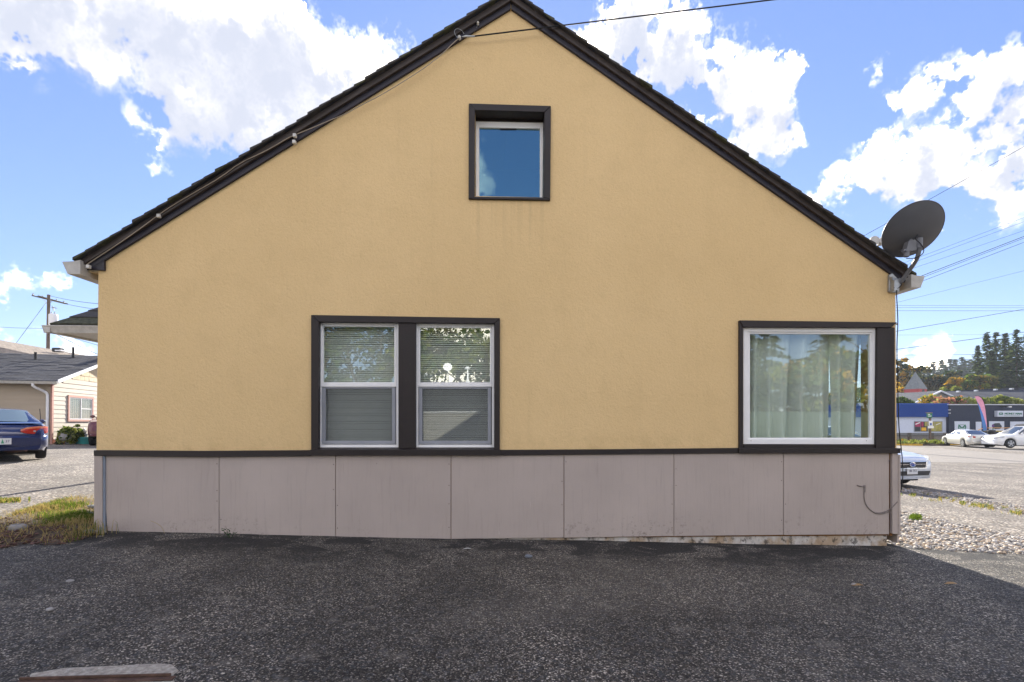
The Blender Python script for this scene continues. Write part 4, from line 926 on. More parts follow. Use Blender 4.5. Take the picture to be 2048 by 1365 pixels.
    for wy in wheels:
        for s in (1, -1):
            x = s*(hw-.105); wt_ = MB().lathe([(rw*.62, -.10), (rw*.93, -.10), (rw, -.06), (rw, .06), (rw*.93, .10), (rw*.62, .10)], (x, wy, rw), (s, 0, 0), 28)
            tw_ = build('wheel', wt_, M['tyre'], t, smooth=40, world=False)
            rm = MB().lathe([(rw*.62, .05), (rw*.66, .105), (rw*.60, .107), (rw*.56, .06)], (x, wy, rw), (s, 0, 0), 28)
            for q in range(5):
                a = q*2*math.pi/5+.3; d = Vector((0, math.cos(a), math.sin(a))); e = Vector((0, -math.sin(a), math.cos(a))); c = Vector((x+s*.085, wy, rw))
                rm.prism([c+e*.035+d*.02, c+d*rw*.61+e*.05, c+d*rw*.61-e*.05, c-e*.035+d*.02], (s*.02, 0, 0))
            rm.lathe([(.05, .08), (.045, .112)], (x, wy, rw), (s, 0, 0), 12)
            build('rim', rm, M['rim'], tw_, smooth=40, world=False)
    for s in (1, -1):
        ym = pillars[-1][1]-.12; zt = interp(belt, ym); m_ = MB().blob((s*(hw+.05), ym, zt+.08), .085, 2, (1.05, .55, .75), 0); m_.tube([(s*(hw-.12), ym, zt+.03), (s*(hw+.02), ym, zt+.07)], .02, 6); build('mirror', m_, paint, t, smooth=50, world=False)
    return t, body, hw, H2
def lbox(mb, a, b): return mb.box(a, b)
# --- blue coupe on the left, seen from behind
p = at_d(2, 925, 12.75); p.z = 0; hd = math.radians(45.5)           # heading: away and to the left
gz = 1.2712-(925-844)/1000*12.75
fwd_ = Vector((-math.sin(hd), math.cos(hd), 0)); Lb = 4.45
loc = Vector((p.x, p.y, gz))+fwd_*(Lb/2-.55)
M['bluepaint'] = carpaint('metallic_blue_paint', (.004, .017, .095), .35, .2)
coupe, cb, hw, H2 = make_car('blue_coupe', 'metallic blue two door coupe parked in front of the neighbouring house, seen from behind', loc, hd, Lb, 1.74,
    [(-2.225, .62), (-2.20, .80), (-2.12, .925), (-1.95, .955), (-1.3, .965), (-.4, .93), (.6, .92), (1.0, .90), (1.9, .74), (2.15, .60), (2.225, .50)],
    [(-1.52, .965), (-.78, 1.32), (-.1, 1.355), (.35, 1.33), (1.15, .90)], (-1.28, 1.33), .30, M['bluepaint'], M['carglass_pale'],
    [(-2.225, .80), (-2.12, .91), (-1.8, .975), (-1, 1), (1, 1), (1.8, .96), (2.1, .86), (2.225, .70)], [(-1.05, -.45), (-.38, .72)], .30)
for s in (1, -1):
    tl = MB(); xs_ = [.32, .42, .55, .66, .78, .845]; yb_ = [-2.232, -2.23, -2.215, -2.18, -2.11, -2.00]; z1 = [.80, .845, .87, .88, .88, .87]; z0 = [.74, .70, .685, .685, .69, .71]
    for a in range(len(xs_)): tl.v += [Vector((s*xs_[a], yb_[a]-.012, z0[a])), Vector((s*xs_[a], yb_[a]-.012, lerp(z0[a], z1[a], .74))), Vector((s*xs_[a], yb_[a]+.005, z1[a]))]
    for a in range(len(xs_)-1): tl.f += [[a*3, a*3+3, a*3+4, a*3+1], [a*3+1, a*3+4, a*3+5, a*3+2]]; tl.m += [0, 1]
    lt = build('tail_light', tl, [M['redlens'], M['amberlens']], coupe, world=False, smooth=60)
    build('reverse_lens', MB().box((s*.56-.04, -2.225, .735), (s*.56+.04, -2.205, .775)), M['greyframe'], lt, world=False)
bmp = MB(); bx = [0, .45, .66, .78, .855]; by = [-2.27, -2.265, -2.235, -2.16, -1.95]
for s in (1, -1):
    o = len(bmp.v)
    for a in range(5): bmp.v += [Vector((s*bx[a], by[a]+.06, .34)), Vector((s*bx[a], by[a], .42)), Vector((s*bx[a], by[a]-.005, .60)), Vector((s*bx[a], by[a]+.05, .645))]
    for a in range(4):
        for q in range(3): bmp.f.append([o+a*4+q, o+a*4+4+q, o+a*4+5+q, o+a*4+1+q]); bmp.m.append(0)
build('rear_bumper', bmp, M['bluepaint'], coupe, world=False, smooth=40)
build('spoiler_lip', MB().prism([(-.74, -2.15, .945), (.74, -2.15, .945), (.70, -2.0, .975), (-.70, -2.0, .975)], (0, 0, .012)), M['bluepaint'], coupe, world=False)
lp_ = build('licence_plate', MB().box((-.155, -2.292, .435), (.155, -2.284, .59)), M['plate'], coupe, world=False)
for a, tx in ((.085, '37'),): text('plate_lettering', tx, .085, M['ink'], lp_, (a, -2.2925, .51), xs=.9)
build('plate_tree', MB().prism([(-.028, -2.2925, .46), (.028, -2.2925, .46), (0, -2.2925, .575)], (0, -.001, 0)), M['treegreen'], lp_, world=False)
build('exhaust_pipe', MB().tube([(.42, -2.22, .27), (.42, -1.8, .29)], .035, 10), M['rust'], coupe, world=False)
build('muffler', MB().blob((.22, -2.02, .29), .13, 2, (1.7, .8, .6), 0), M['rust'], coupe, world=False, smooth=60)
for s in (.36, -.36): build('headrest', MB().blob((s, -.55, 1.06), .15, 2, (1.15, .5, .8), 0), M['darkplastic'], coupe, smooth=60, world=False)
# --- silver compact on the right, nose to the viewer
M['silverblue'] = carpaint('pale_ice_silver_paint', (.56, .60, .66), .3, .3)
cc = at_d(1821, 950, 11.75); gz = 1.2712-(979-844)/1000*11.75; hd = math.radians(180+10); fwd_ = Vector((-math.sin(hd), math.cos(hd), 0)); Ls = 4.55
loc = Vector((cc.x, cc.y, gz))-fwd_*(Ls/2-.02)
sub, sb, hw, H2 = make_car('silver_hatchback', 'pale silver compact car nosing out from behind the right corner of the house', loc, hd, Ls, 1.74,
    [(-2.275, .7), (-2.2, .9), (-1.9, .98), (.2, .95), (1.0, .93), (1.6, .84), (2.0, .755), (2.18, .70), (2.25, .62), (2.275, .5)],
    [(-2.1, 1.0), (-1.5, 1.40), (-.4, 1.465), (.1, 1.44), (1.2, .92)], (-1.32, 1.33), .315, M['silverblue'], M['carglass'],
    [(-2.275, .85), (-1.9, .97), (0, 1), (1.5, 1), (1.9, .965), (2.1, .89), (2.22, .76), (2.275, .62)], [(-1.7, -1.2), (-1.1, -.15), (-.08, .85)], .27)
gl = MB().prism([(-.44, 2.262, .645), (-.40, 2.275, .505), (.40, 2.275, .505), (.44, 2.262, .645)], (0, .02, 0)); gr_ = build('grille', gl, M['darkplastic'], sub, world=False, bevel=.006)
build('grille_bar', MB().box((-.41, 2.292, .583), (.41, 2.300, .598)), M['chrome'], gr_, world=False)
build('grille_rim', MB().tube([(-.445, 2.285, .65), (.445, 2.285, .65), (.405, 2.30, .50), (-.405, 2.30, .50), (-.445, 2.285, .65)], .008, 5), M['chrome'], gr_, world=False)
M['emblemblue'] = plain('emblem_blue', (.01, .04, .30), .2, coat=1)
em = MB(); em.v += [Vector((.085*math.cos(2*math.pi*k/20), 2.303, .59+.045*math.sin(2*math.pi*k/20))) for k in range(20)]; em.v += [Vector((.085*math.cos(2*math.pi*k/20), 2.309, .59+.045*math.sin(2*math.pi*k/20))) for k in range(20)]
em.f += [list(range(20)), list(range(20, 40))]+[[k, (k+1) % 20, (k+1) % 20+20, k+20] for k in range(20)]; em.m += [0]*22
eb = build('emblem', em, M['emblemblue'], gr_, world=False)
build('emblem_ring', MB().tube([(.085*math.cos(2*math.pi*k/24), 2.309, .59+.045*math.sin(2*math.pi*k/24)) for k in range(25)], .007, 5), M['chrome'], eb, world=False)
for ex, ez, er in ((-.04, .60, .011), (.0, .605, .006), (.02, .597, .006), (.045, .60, .006), (.01, .58, .006), (.04, .582, .006)): build('emblem_star', MB().lathe([(er, 0), (er*.6, .003)], (ex, 2.309, ez), (0, 1, 0), 6), M['chrome'], eb, world=False)
build('lower_intake', MB().prism([(-.56, 2.26, .43), (-.50, 2.27, .33), (.50, 2.27, .33), (.56, 2.26, .43)], (0, .022, 0)), M['darkplastic'], sub, world=False, bevel=.006)
sp_ = MB(); px_ = [(-.80, 2.05), (-.62, 2.22), (-.3, 2.31), (0, 2.325), (.3, 2.31), (.62, 2.22), (.80, 2.05)]
for (xa, ya), (xb, yb) in zip(px_, px_[1:]): sp_.add([(xa, ya, .25), (xb, yb, .25), (xb, yb, .275), (xa, ya, .275), (xa, ya-.15, .25), (xb, yb-.15, .25), (xb, yb-.15, .275), (xa, ya-.15, .275)], [(0, 1, 2, 3), (4, 7, 6, 5), (0, 4, 5, 1), (3, 2, 6, 7), (0, 3, 7, 4), (1, 5, 6, 2)])
build('front_lip', sp_, M['silverblue'], sub, world=False)
pl = build('licence_plate', MB().box((-.155, 2.298, .36), (.155, 2.304, .515)), M['plate'], sub, world=False, bevel=.004)
text('plate_lettering', '186 753', .075, M['ink'], pl, (0, 2.305, .44), rot=(math.pi/2, 0, math.pi), xs=.95)
for s in (1, -1):
    hl = MB(); q = [(.46, 2.255, .665, .56), (.56, 2.225, .70, .575), (.67, 2.16, .735, .60), (.76, 2.06, .765, .64), (.825, 1.90, .78, .69)]
    for x, y, a, b in q: hl.v += [Vector((s*x, y+.02, b)), Vector((s*x, y+.0, a))]
    for k in range(4): hl.f.append([2*k, 2*k+2, 2*k+3, 2*k+1]); hl.m.append(0)
    build('headlight', hl, M['headlens'], sub, world=False, smooth=60)
    build('fog_recess', MB().prism([(s*.64, 2.19, .46), (s*.76, 2.09, .50), (s*.76, 2.09, .36), (s*.64, 2.19, .34)], (0, .02, 0)), M['darkplastic'], sub, world=False)
# --- champagne sedan across the street
M['champagne'] = carpaint('champagne_silver_paint', (.60, .58, .52), .3, .3)
fx, fy = .32, .947; hd = math.atan2(-fx, fy); Lf = 4.83; base = at_d(1960, 896, 41.5); gz = 1.2712-(896-845)/1000*41.5
loc = Vector((base.x, base.y, gz))+Vector((fx, fy, 0))*(Lf/2-.45)
sed, sb_, hw, H2 = make_car('champagne_sedan', 'champagne coloured sedan parked tail first to the street by the flower bed', loc, hd, Lf, 1.83,
    [(-2.415, .68), (-2.39, .95), (-2.3, 1.035), (-1.7, 1.05), (-.5, .99), (.7, .96), (1.2, .94), (2.0, .82), (2.3, .68), (2.415, .55)],
    [(-1.75, 1.05), (-.95, 1.40), (-.2, 1.455), (.35, 1.43), (1.35, .95)], (-1.33, 1.40), .325, M['champagne'], M['carglass'],
    [(-2.415, .86), (-2.3, .93), (-1.9, .98), (0, 1), (1.6, .99), (2.1, .90), (2.415, .70)], [(-1.25, -.85), (-.78, .02), (.08, .95)], .27)
for s in (1, -1):
    tl = MB(); q = [(.52, -2.425, .93, .80), (.66, -2.40, .96, .80), (.78, -2.33, .98, .81), (.86, -2.2, .985, .84), (.885, -2.05, .97, .90)]
    for x, y, a, b in q: tl.v += [Vector((s*x, y-.012, b)), Vector((s*x, y-.008, a))]
    for k in range(4): tl.f.append([2*k, 2*k+2, 2*k+3, 2*k+1]); tl.m.append(0)
    build('tail_light', tl, M['redlens'], sed, world=False, smooth=60)
lp2 = build('licence_plate', MB().box((-.155, -2.44, .80), (.155, -2.425, .93)), M['ink'], sed, world=False)
build('trunk_chrome_strip', MB().box((-.5, -2.435, .955), (.5, -2.42, .98)), M['chrome'], sed, world=False)
rb_ = MB()
for s in (1, -1):
    o = len(rb_.v); q = [(0, -2.50), (.5, -2.49), (.75, -2.43), (.89, -2.25), (.92, -2.0)]
    for x, y in q: rb_.v += [Vector((s*x, y+.07, .30)), Vector((s*x, y, .38)), Vector((s*x, y, .60)), Vector((s*x, y+.06, .66))]
    for a in range(4):
        for k in range(3): rb_.f.append([o+a*4+k, o+a*4+4+k, o+a*4+5+k, o+a*4+1+k]); rb_.m.append(0)
build('rear_bumper', rb_, M['champagne'], sed, world=False, smooth=40)
# --- white wagon at the right edge, nose to the left
M['whitecar'] = carpaint('white_car_paint', (.74, .74, .73), .0, .3)
base = at_d(2001, 897, 40.0); gz = 1.2712-(897-846)/1000*40.0; hd = math.radians(90-6); fwd_ = Vector((-math.sin(hd), math.cos(hd), 0)); Lw = 4.7
loc = Vector((base.x, base.y, gz))-fwd_*1.42
wag, wb_, hw, H2 = make_car('white_suv', 'white sport utility car parked behind the champagne sedan at the right edge', loc, hd, Lw, 1.85,
    [(-2.35, .8), (-2.25, 1.05), (-1.5, 1.12), (.5, 1.08), (1.0, 1.07), (1.8, .98), (2.15, .86), (2.30, .72), (2.35, .6)],
    [(-2.2, 1.10), (-1.9, 1.58), (-.6, 1.70), (.1, 1.68), (1.05, 1.07)], (-1.35, 1.42), .36, M['whitecar'], M['carglass'],
    [(-2.35, .9), (-2, .98), (0, 1), (1.6, .99), (2.1, .90), (2.35, .70)], [(-1.8, -1.0), (-.9, -.1), (-.02, .75)], .24)
for s in (1, -1):
    hl = MB(); q = [(.50, 2.33, .82, .70), (.66, 2.25, .87, .72), (.80, 2.08, .92, .76), (.88, 1.85, .95, .84)]
    for x, y, a, b in q: hl.v += [Vector((s*x, y+.02, b)), Vector((s*x, y+.01, a))]
    for k in range(3): hl.f.append([2*k, 2*k+2, 2*k+3, 2*k+1]); hl.m.append(0)
    build('headlight', hl, M['headlens'], wag, world=False, smooth=60)
# --- dark red pickup, mostly hidden behind the left corner of the house
M['maroon'] = carpaint('faded_maroon_paint', (.11, .018, .022), .2, .45)
base = at_d(186, 893, 20.5); gz = 1.2712-(893-843)/1000*20.5; hd = math.radians(180+30); fwd_ = Vector((-math.sin(hd), math.cos(hd), 0)); rt = Vector((math.cos(hd), math.sin(hd), 0))
loc = Vector((base.x, base.y, gz))-rt*.82-fwd_*1.62
pick, pb_, hw, H2 = make_car('maroon_pickup', 'maroon pickup truck half hidden behind the left corner of the yellow house', loc, hd, 5.2, 1.86,
    [(-2.6, .9), (-2.5, 1.08), (-.4, 1.10), (.4, 1.12), (1.0, 1.10), (2.0, 1.04), (2.45, .96), (2.58, .8), (2.6, .6)],
    [(-.55, 1.10), (-.40, 1.66), (.2, 1.74), (.45, 1.70), (1.0, 1.10)], (-1.6, 1.62), .39, M['maroon'], M['carglass'],
    [(-2.6, .96), (0, 1), (2.0, 1), (2.45, .95), (2.6, .85)], [(-.30, .72)], .20, .34)

# ================================================================== LEFT: NEIGHBOURS
M['beige'] = plain('beige_lap_siding', (.40, .33, .25), .7, var=.06, bump=.15, stretch=(.1, 1, 1)); M['offwhite'] = plain('cream_lap_siding', (.50, .455, .38), .7, var=.05, bump=.1)
M['bluegrey'] = plain('grey_shake', (.24, .25, .27), .8, var=.15); M['creamshake'] = plain('cream_shake', (.60, .50, .34), .8, var=.1); M['salmon'] = plain('salmon_trim', (.47, .25, .20), .6, var=.06)
M['roofdark'] = mat_shingle('charcoal_roof_shingles', (.062, .064, .072)); M['rooftan'] = mat_shingle('tan_roof_shingles', (.25, .21, .17), .16)
NB = at_d(103, 878, 21.0); nang = math.radians(11)               # front right corner of the neighbour's house
NBz = .42; NB.z = NBz
nh = thing('neighbour_house', 'beige and cream neighbouring house with charcoal shingle roof at the far left', 'house', NB, nang)
eave = 1.2712+(843-766)/1000*21.0-NBz; L_, DEP = 11.0, 9.0; pitch = .335; hip = eave+DEP/2*pitch
build('core', MB().prism([(-L_, .04, -.5), (-L_, DEP, -.5), (-L_, DEP, eave), (-L_, DEP/2, hip), (-L_, .04, eave)], (L_-.04, 0, 0)), M['beige'], nh, world=False)
nbz = 13; bh = eave/nbz
for i in range(nbz):
    z = i*bh
    build('siding_board', MB().prism([(-L_, .04, z), (-L_, .012, z), (-L_, .026, z+bh+.012), (-L_, .04, z+bh+.012)], (L_-.06, 0, 0)), M['beige'], nh, world=False)
    y0_, y1_ = .12, DEP-.1
    segs = [(y0_, 1.05), (2.95, y1_)] if .78 < z+bh*.5 < 1.95 else [(y0_, y1_)]
    for a, b in segs: build('siding_board', MB().prism([(-.04, a, z), (-.004, a, z), (-.02, a, z+bh+.012), (-.04, a, z+bh+.012)], (0, b-a, 0)), M['offwhite'], nh, world=False)
rows_ = 7
for i in range(rows_):
    z = eave+.02+i*(hip-eave)/rows_; h_ = (hip-eave)/rows_+.01; y0_ = (z+h_-eave)/pitch; y1_ = DEP-y0_
    if y1_-y0_ < .3: break
    if i < 1: build('siding_board', MB().prism([(-.04, y0_, z), (-.004, y0_, z), (-.02, y0_, z+h_), (-.04, y0_, z+h_)], (0, y1_-y0_, 0)), M['offwhite'], nh, world=False); continue
    y = y0_; k = 0
    while y < y1_-.05:
        wd = random.uniform(.22, .38); build('shake', MB().prism([(-.04, y, z), (random.uniform(-.012, .0), y, z), (-.022, y, z+h_), (-.04, y, z+h_)], (0, min(wd-.012, y1_-y), 0)), M['creamshake'], nh, world=False); y += wd
build('corner_trim', MB().box((-.05, -.005, -.4), (.012, .10, eave)), M['salmon'], nh, world=False)
OV = .38; OE = .42
rf = MB()
for s in (0, 1):
    yA, yB = (-OV, DEP/2) if s == 0 else (DEP+OV, DEP/2); zA, zB = eave-OV*pitch+.06, hip+.06
    rf.add([(-L_-OE, yA, zA), (OE, yA, zA), (OE, yB, zB), (-L_-OE, yB, zB), (-L_-OE, yA, zA+.09), (OE, yA, zA+.09), (OE, yB, zB+.09), (-L_-OE, yB, zB+.09)], [(0, 3, 2, 1), (4, 5, 6, 7), (0, 1, 5, 4), (1, 2, 6, 5), (2, 3, 7, 6), (3, 0, 4, 7)])
nroof = build('roof', rf, M['roofdark'], nh, world=False)
nc = 17
for i in range(nc):
    u0, u1 = i/nc, (i+1.2)/nc
    if u1 > 1: u1 = 1
    y0_, z0_ = lerp(-OV, DEP/2, u0), lerp(eave-OV*pitch+.15, hip+.15, u0); y1_, z1_ = lerp(-OV, DEP/2, u1), lerp(eave-OV*pitch+.15, hip+.15, u1)
    x = OE; k = 0
    q = MB()
    while x > -L_-OE:
        wd = random.uniform(.35, 1.0); lift = random.choice((.010, .014, .022)); q.prism([(x-wd, y0_, z0_-.005), (x-wd, y1_, z1_-.005), (x-wd, y1_, z1_+.006), (x-wd, y0_, z0_+lift)], (wd-.01, 0, 0)); x -= wd
    build('shingle_course', q, M['roofdark'], nroof, world=False)
for s in (0, 1):
    yA, yB = (-OV-.02, DEP/2) if s == 0 else (DEP+OV+.02, DEP/2); zA, zB = eave-OV*pitch+.05, hip+.06
    build('barge_board', MB().prism([(OE, yA, zA), (OE, yB, zB), (OE, yB, zB+.15), (OE, yA, zA+.15)], (.03, 0, 0)), M['white'], nroof, world=False)
gz_ = eave-OV*pitch+.12; kp2 = [(0, 0), (.02, -.05), (.04, -.11), (.12, -.11), (.12, 0)]
gt = build('gutter', MB().prism([(-L_-OE, -OV-.13+u, gz_+v) for u, v in kp2], (L_+2*OE+.02, 0, 0)), M['gutter'], nh, world=False)
build('downspout', MB().tube(smoothpath([Vector(v) for v in [(-.42, -OV-.07, gz_-.10), (-.42, -OV-.06, gz_-.22), (-.25, -.12, gz_-.38), (-.13, -.06, gz_-.48), (-.13, -.05, gz_-.7), (-.13, -.05, -.2)]], 2), .05, 8), M['white'], nh, world=False, smooth=40)
WY0, WY1, WZ0, WZ1 = 1.05, 2.95, .80, 1.98
wt_ = MB(); tk = .10
wt_.box((-.03, WY0, WZ0), (.025, WY0+tk, WZ1)); wt_.box((-.03, WY1-tk, WZ0), (.025, WY1, WZ1)); wt_.box((-.03, WY0+tk, WZ1-tk), (.025, WY1-tk, WZ1)); wt_.box((-.03, WY0+tk, WZ0), (.025, WY1-tk, WZ0+tk))
nwin = build('window', wt_, M['salmon'], nh, world=False)
wf = MB(); a0, a1, b0, b1 = WY0+tk, WY1-tk, WZ0+tk, WZ1-tk; mid_ = (a0+a1)/2
for y in (a0, mid_-.02, a1-.04): wf.box((-.03, y, b0), (.012, y+.04, b1))
wf.box((-.028, a0, b0), (.010, a1, b0+.035)); wf.box((-.028, a0, b1-.035), (.010, a1, b1)); wf.box((-.028, mid_+.02, (b0+b1)/2-.02), (.008, a1, (b0+b1)/2+.015))
build('window_frame', wf, M['white'], nwin, world=False)
build('pane', MB().box((-.02, a0+.03, b0+.03), (-.012, a1-.03, b1-.03)), M['glass'], nwin, world=False)
cv = MB(); nn = 40
for i in range(nn+1):
    y = lerp(a0, a1, i/nn); x = -.034+.010*math.sin(i*1.9); cv.v += [Vector((x, y, b0)), Vector((x, y, b1))]
for i in range(nn): cv.f.append([2*i, 2*i+2, 2*i+3, 2*i+1]); cv.m.append(0)
M['ncurtain'] = plain('grey_net_curtain', (.12, .115, .12), .9, var=.3, vs=9); build('curtain', cv, M['ncurtain'], nwin, world=False, smooth=60)
for x, y, h_, nm in ((-2.55, 3.3, .55, 'vent_pipe'), (-1.35, 3.9, .8, 'vent_pipe')):
    z = eave+y*pitch+.15; build(nm, MB().tube([(x, y, z-.1), (x, y, z+h_*.65)], .055, 8), M['black'], nroof, world=False)
build('roof_vent', MB().prism([(-.2, 3.75, eave+3.75*pitch+.12), (.25, 3.75, eave+3.75*pitch+.12), (.25, 3.75, eave+3.75*pitch+.36), (-.2, 3.75, eave+3.75*pitch+.36)], (0, .5, .0)), M['creamshake'], nroof, world=False, bevel=.03)
# large tan roof behind
TB = at_d(-330, 760, 34); TB.z = .5
tb = thing('tan_roof_building', 'large building with tan shingle roof rising behind the neighbouring house', 'building', TB)
r0, r1 = at_d(-330, 622, 36), at_d(216, 719, 36); e0, e1 = at_d(-330, 732, 29), at_d(260, 752, 29)
q = MB(); q.prism([e0, e1, r1, r0], (0, 0, -.25)); build('roof', q, M['rooftan'], tb)
q = MB(); q.prism([e0+Vector((0, .3, -.25)), e1+Vector((0, .3, -.25)), Vector((e1.x, e1.y+.3, .3)), Vector((e0.x, e0.y+.3, .3))], (0, 7, 0)); build('wall', q, M['beige'], tb)
v_ = at_d(116, 700, 34); build('roof_vent', MB().box(v_-Vector((.28, .2, .16)), v_+Vector((.28, .2, .12))), M['black'], tb, bevel=.05)
build('vent_cap', MB().box(v_+Vector((-.05, -.22, -.13)), v_+Vector((.36, .2, -.02))), M['white'], tb, bevel=.03)
# utility pole far left
M['polewood'] = plain('weathered_pole_wood', (.13, .095, .075), .9, var=.3, vs=10, stretch=(1, 1, .1)); M['xarm'] = plain('crossarm_wood', (.17, .14, .10), .9, var=.25)
PD = 46
pb0 = at_d(96, 900, PD); pt = at_d(97.5, 590, PD); pb0.z = .5; pb0.x, pb0.y = pt.x, pt.y
up1 = thing('utility_pole', 'wooden utility pole with crossarm and transformer beyond the tan roof', 'utility pole', pb0)
build('pole', MB().tube([pb0, pt], [.17, .12], 10), M['polewood'], up1, smooth=60)
xa, xb = at_d(64, 591.5, PD-1.2), at_d(131, 608, PD+1.5)
build('crossarm', MB().tube([xa, xb], .065, 4), M['xarm'], up1); build('crossarm', MB().tube([xa+Vector((.3, .25, .03)), xb+Vector((.0, .25, .03))], .065, 4), M['xarm'], up1)
for u in (.03, .3, .72, .95): c = xa.lerp(xb, u); build('insulator', MB().lathe([(.04, 0), (.07, .05), (.05, .1), (.06, .16), (.02, .2)], c+Vector((0, 0, .034)), (0, 0, 1), 8), M['greyframe'], up1)
build('brace', MB().tube([at_d(87, 599, PD), at_d(95, 609, PD)], .025, 4).tube([at_d(104, 602, PD), at_d(98, 609, PD)], .025, 4), M['galv'], up1)
tr = at_d(106.5, 640, PD-.2); build('transformer', MB().lathe([(.30, -.55), (.34, -.45), (.34, .42), (.30, .5), (.1, .56)], tr, (0, 0, 1), 16), M['white'], up1, smooth=40)
for dx in (-.14, .14): build('bushing', MB().lathe([(.03, .5), (.05, .6), (.03, .75)], tr+Vector((dx, 0, 0)), (0, 0, 1), 8), M['greyframe'], up1)
build('cutout', MB().tube([at_d(103, 615, PD), at_d(114, 617, PD)], .04, 6).tube([at_d(106, 613, PD), at_d(107, 622, PD)], .045, 6), M['greyframe'], up1)
def wirething(label, a, b, sag, r, grp='overhead power wires'): return tag(build('power_wire', MB().tube(hang(a, b, sag, 24), r, 4), M['wire']), label, 'wire', None)
wirething('wire leaving the top of the left utility pole to the right', at_d(100, 592, PD), at_d(230, 610, PD-8), .15, .022)
wirething('wire leaving the crossarm end of the left utility pole to the right', xb, at_d(230, 622, PD-6), .1, .022)
wirething('guy wire running down left from the far left utility pole', at_d(92, 606, PD), at_d(30, 690, PD-4), 0, .016)
wirething('thin slack wire passing left behind the wing gutter', at_d(-40, 651, PD+4), at_d(96, 657, PD), .1, .018)
wirething('service wire sloping down right under the wing gutter', at_d(104, 664, PD), at_d(240, 728, PD-12), .1, .022)
wirething('upper service wire sloping down right under the wing gutter', at_d(104, 661, PD), at_d(240, 702, PD-12), .1, .022)
# bush, planters and yard clutter by the neighbour
def leafcloud(centre, rad, n, size, seed, flat=1.0, shell=.55):
    r = np.random.default_rng(seed); d = r.standard_normal((n, 3)); d /= np.linalg.norm(d, axis=1)[:, None]; rr = (shell+(1-shell)*r.random(n))**1.0
    return np.array(centre)+d*rr[:, None]*np.array(rad)
def leafquads(P, size, seed, stretch=1.6, orient=None):
    r = np.random.default_rng(seed); n = len(P); a = r.standard_normal((n, 3)); a /= np.linalg.norm(a, axis=1)[:, None]; b = r.standard_normal((n, 3)); b -= (a*b).sum(1)[:, None]*a; b /= np.linalg.norm(b, axis=1)[:, None]
    s = size*(.6+.8*r.random(n))[:, None]; a = a*s*stretch*.5; b = b*s*.5
    V = np.stack([P-a, P-b*.8, P+a, P+b*.8], 1).reshape(-1, 3); return V, np.arange(4*n).reshape(n, 4)
def bush(name, label, base, rad, h, mats, seed, n=1500, size=.09, cat='bush', group=None):
    t = thing(name, label, cat, base, 0, group); r = np.random.default_rng(seed); P = []
    for k in range(14):
        a = r.uniform(0, 6.28); q = r.uniform(.1, .75)**.7; c = np.array([base[0]+math.cos(a)*rad*q, base[1]+math.sin(a)*rad*q, base[2]+h*(.25+.55*r.random()*(1-.5*q))]); P.append(leafcloud(c, (rad*.42, rad*.42, h*.30), n//14, size, seed*50+k))
    P = np.concatenate(P); V, F = leafquads(P, size, seed); fastmesh('foliage', V, F, mats, r.integers(0, len(mats), len(F)), t)
    st = MB()
    for k in range(7): a = r.uniform(0, 6.28); st.tube([Vector(base), Vector(base)+Vector((math.cos(a)*rad*.3, math.sin(a)*rad*.3, h*.45)), Vector(base)+Vector((math.cos(a)*rad*.6, math.sin(a)*rad*.6, h*.8))], [.02*h, .012*h, .004*h], 5)
    build('stems', st, M['polewood'], t); return t
M['lf_yel'] = mat_leaf('yellow_green_leaf', (.17, .19, .04)); M['lf_mid'] = mat_leaf('mid_green_leaf', (.075, .115, .03)); M['lf_dark'] = mat_leaf('dark_green_leaf', (.028, .052, .022)); M['lf_pale'] = mat_leaf('pale_green_leaf', (.24, .26, .10))
def nbp(x, y, z=0): c, s = math.cos(nang), math.sin(nang); return Vector((NB.x+x*c-y*s, NB.y+x*s+y*c, NB.z+z))
b0_ = nbp(.55, .15, -.28)
bush('garden_bush', 'yellow green bush at the corner of the neighbouring house behind the blue coupe', b0_, .55, 1.0, [M['lf_yel'], M['lf_mid'], M['lf_pale'], M['lf_dark']], 3, 1700, .10)
bush('garden_bush', 'green shrub showing just above the roof of the blue coupe', nbp(-2.6, -.9, -.2), .8, 1.55, [M['lf_yel'], M['lf_mid']], 4, 1300, .10)
soilb = MB(); pz = NB.z-.33
soilb.blob((nbp(1.3, 2.0).x, nbp(1.3, 2.0).y, pz-.05), 1.0, 3, (.75, 2.9, .30), .2, 3); setting(build('planting_mound', soilb, M['soil'], smooth=60))
M['teal'] = plain('turquoise_plastic', (.05, .32, .30), .45, var=.08); M['terra'] = plain('terracotta', (.40, .16, .09), .8); M['skyblue'] = plain('bright_blue_plastic', (.02, .32, .62), .4)
c = at_d(167, 886, 21.6); tp = thing('turquoise_tub', 'turquoise plastic tub planter by the wheel of the maroon pickup', 'planter', c-Vector((0, 0, .12)))
build('tub', MB().lathe([(.26, -.12), (.34, .20), (.37, .20), (.37, .25), (.33, .25), (.30, .16)], c, (0, 0, 1), 20), M['teal'], tp, smooth=40); build('soil', MB().lathe([(.29, .12), (.31, .17), (.1, .20)], c, (0, 0, 1), 14), M['soil'], tp)
c = at_d(151, 882, 21.6); bp = thing('black_pot', 'small black flower pot with a yellow flower beside the turquoise tub', 'flower pot', c-Vector((0, 0, .16)))
build('pot', MB().lathe([(.12, -.16), (.17, .12), (.19, .12), (.19, .16), (.16, .15)], c, (0, 0, 1), 16), M['black'], bp, smooth=40)
build('stem', MB().tube([c+Vector((0, 0, .1)), c+Vector((.05, 0, .45)), c+Vector((.08, 0, .62))], .012, 5).tube([c+Vector((0, 0, .1)), c+Vector((-.06, 0, .42))], .01, 5), M['lf_mid'], bp)
build('flower', MB().blob(c+Vector((.08, 0, .66)), .09, 2, (1, 1, .8), .4, 2).blob(c+Vector((-.07, 0, .46)), .08, 2, (1, 1, .9), .4, 5), M['lf_yel'], bp)
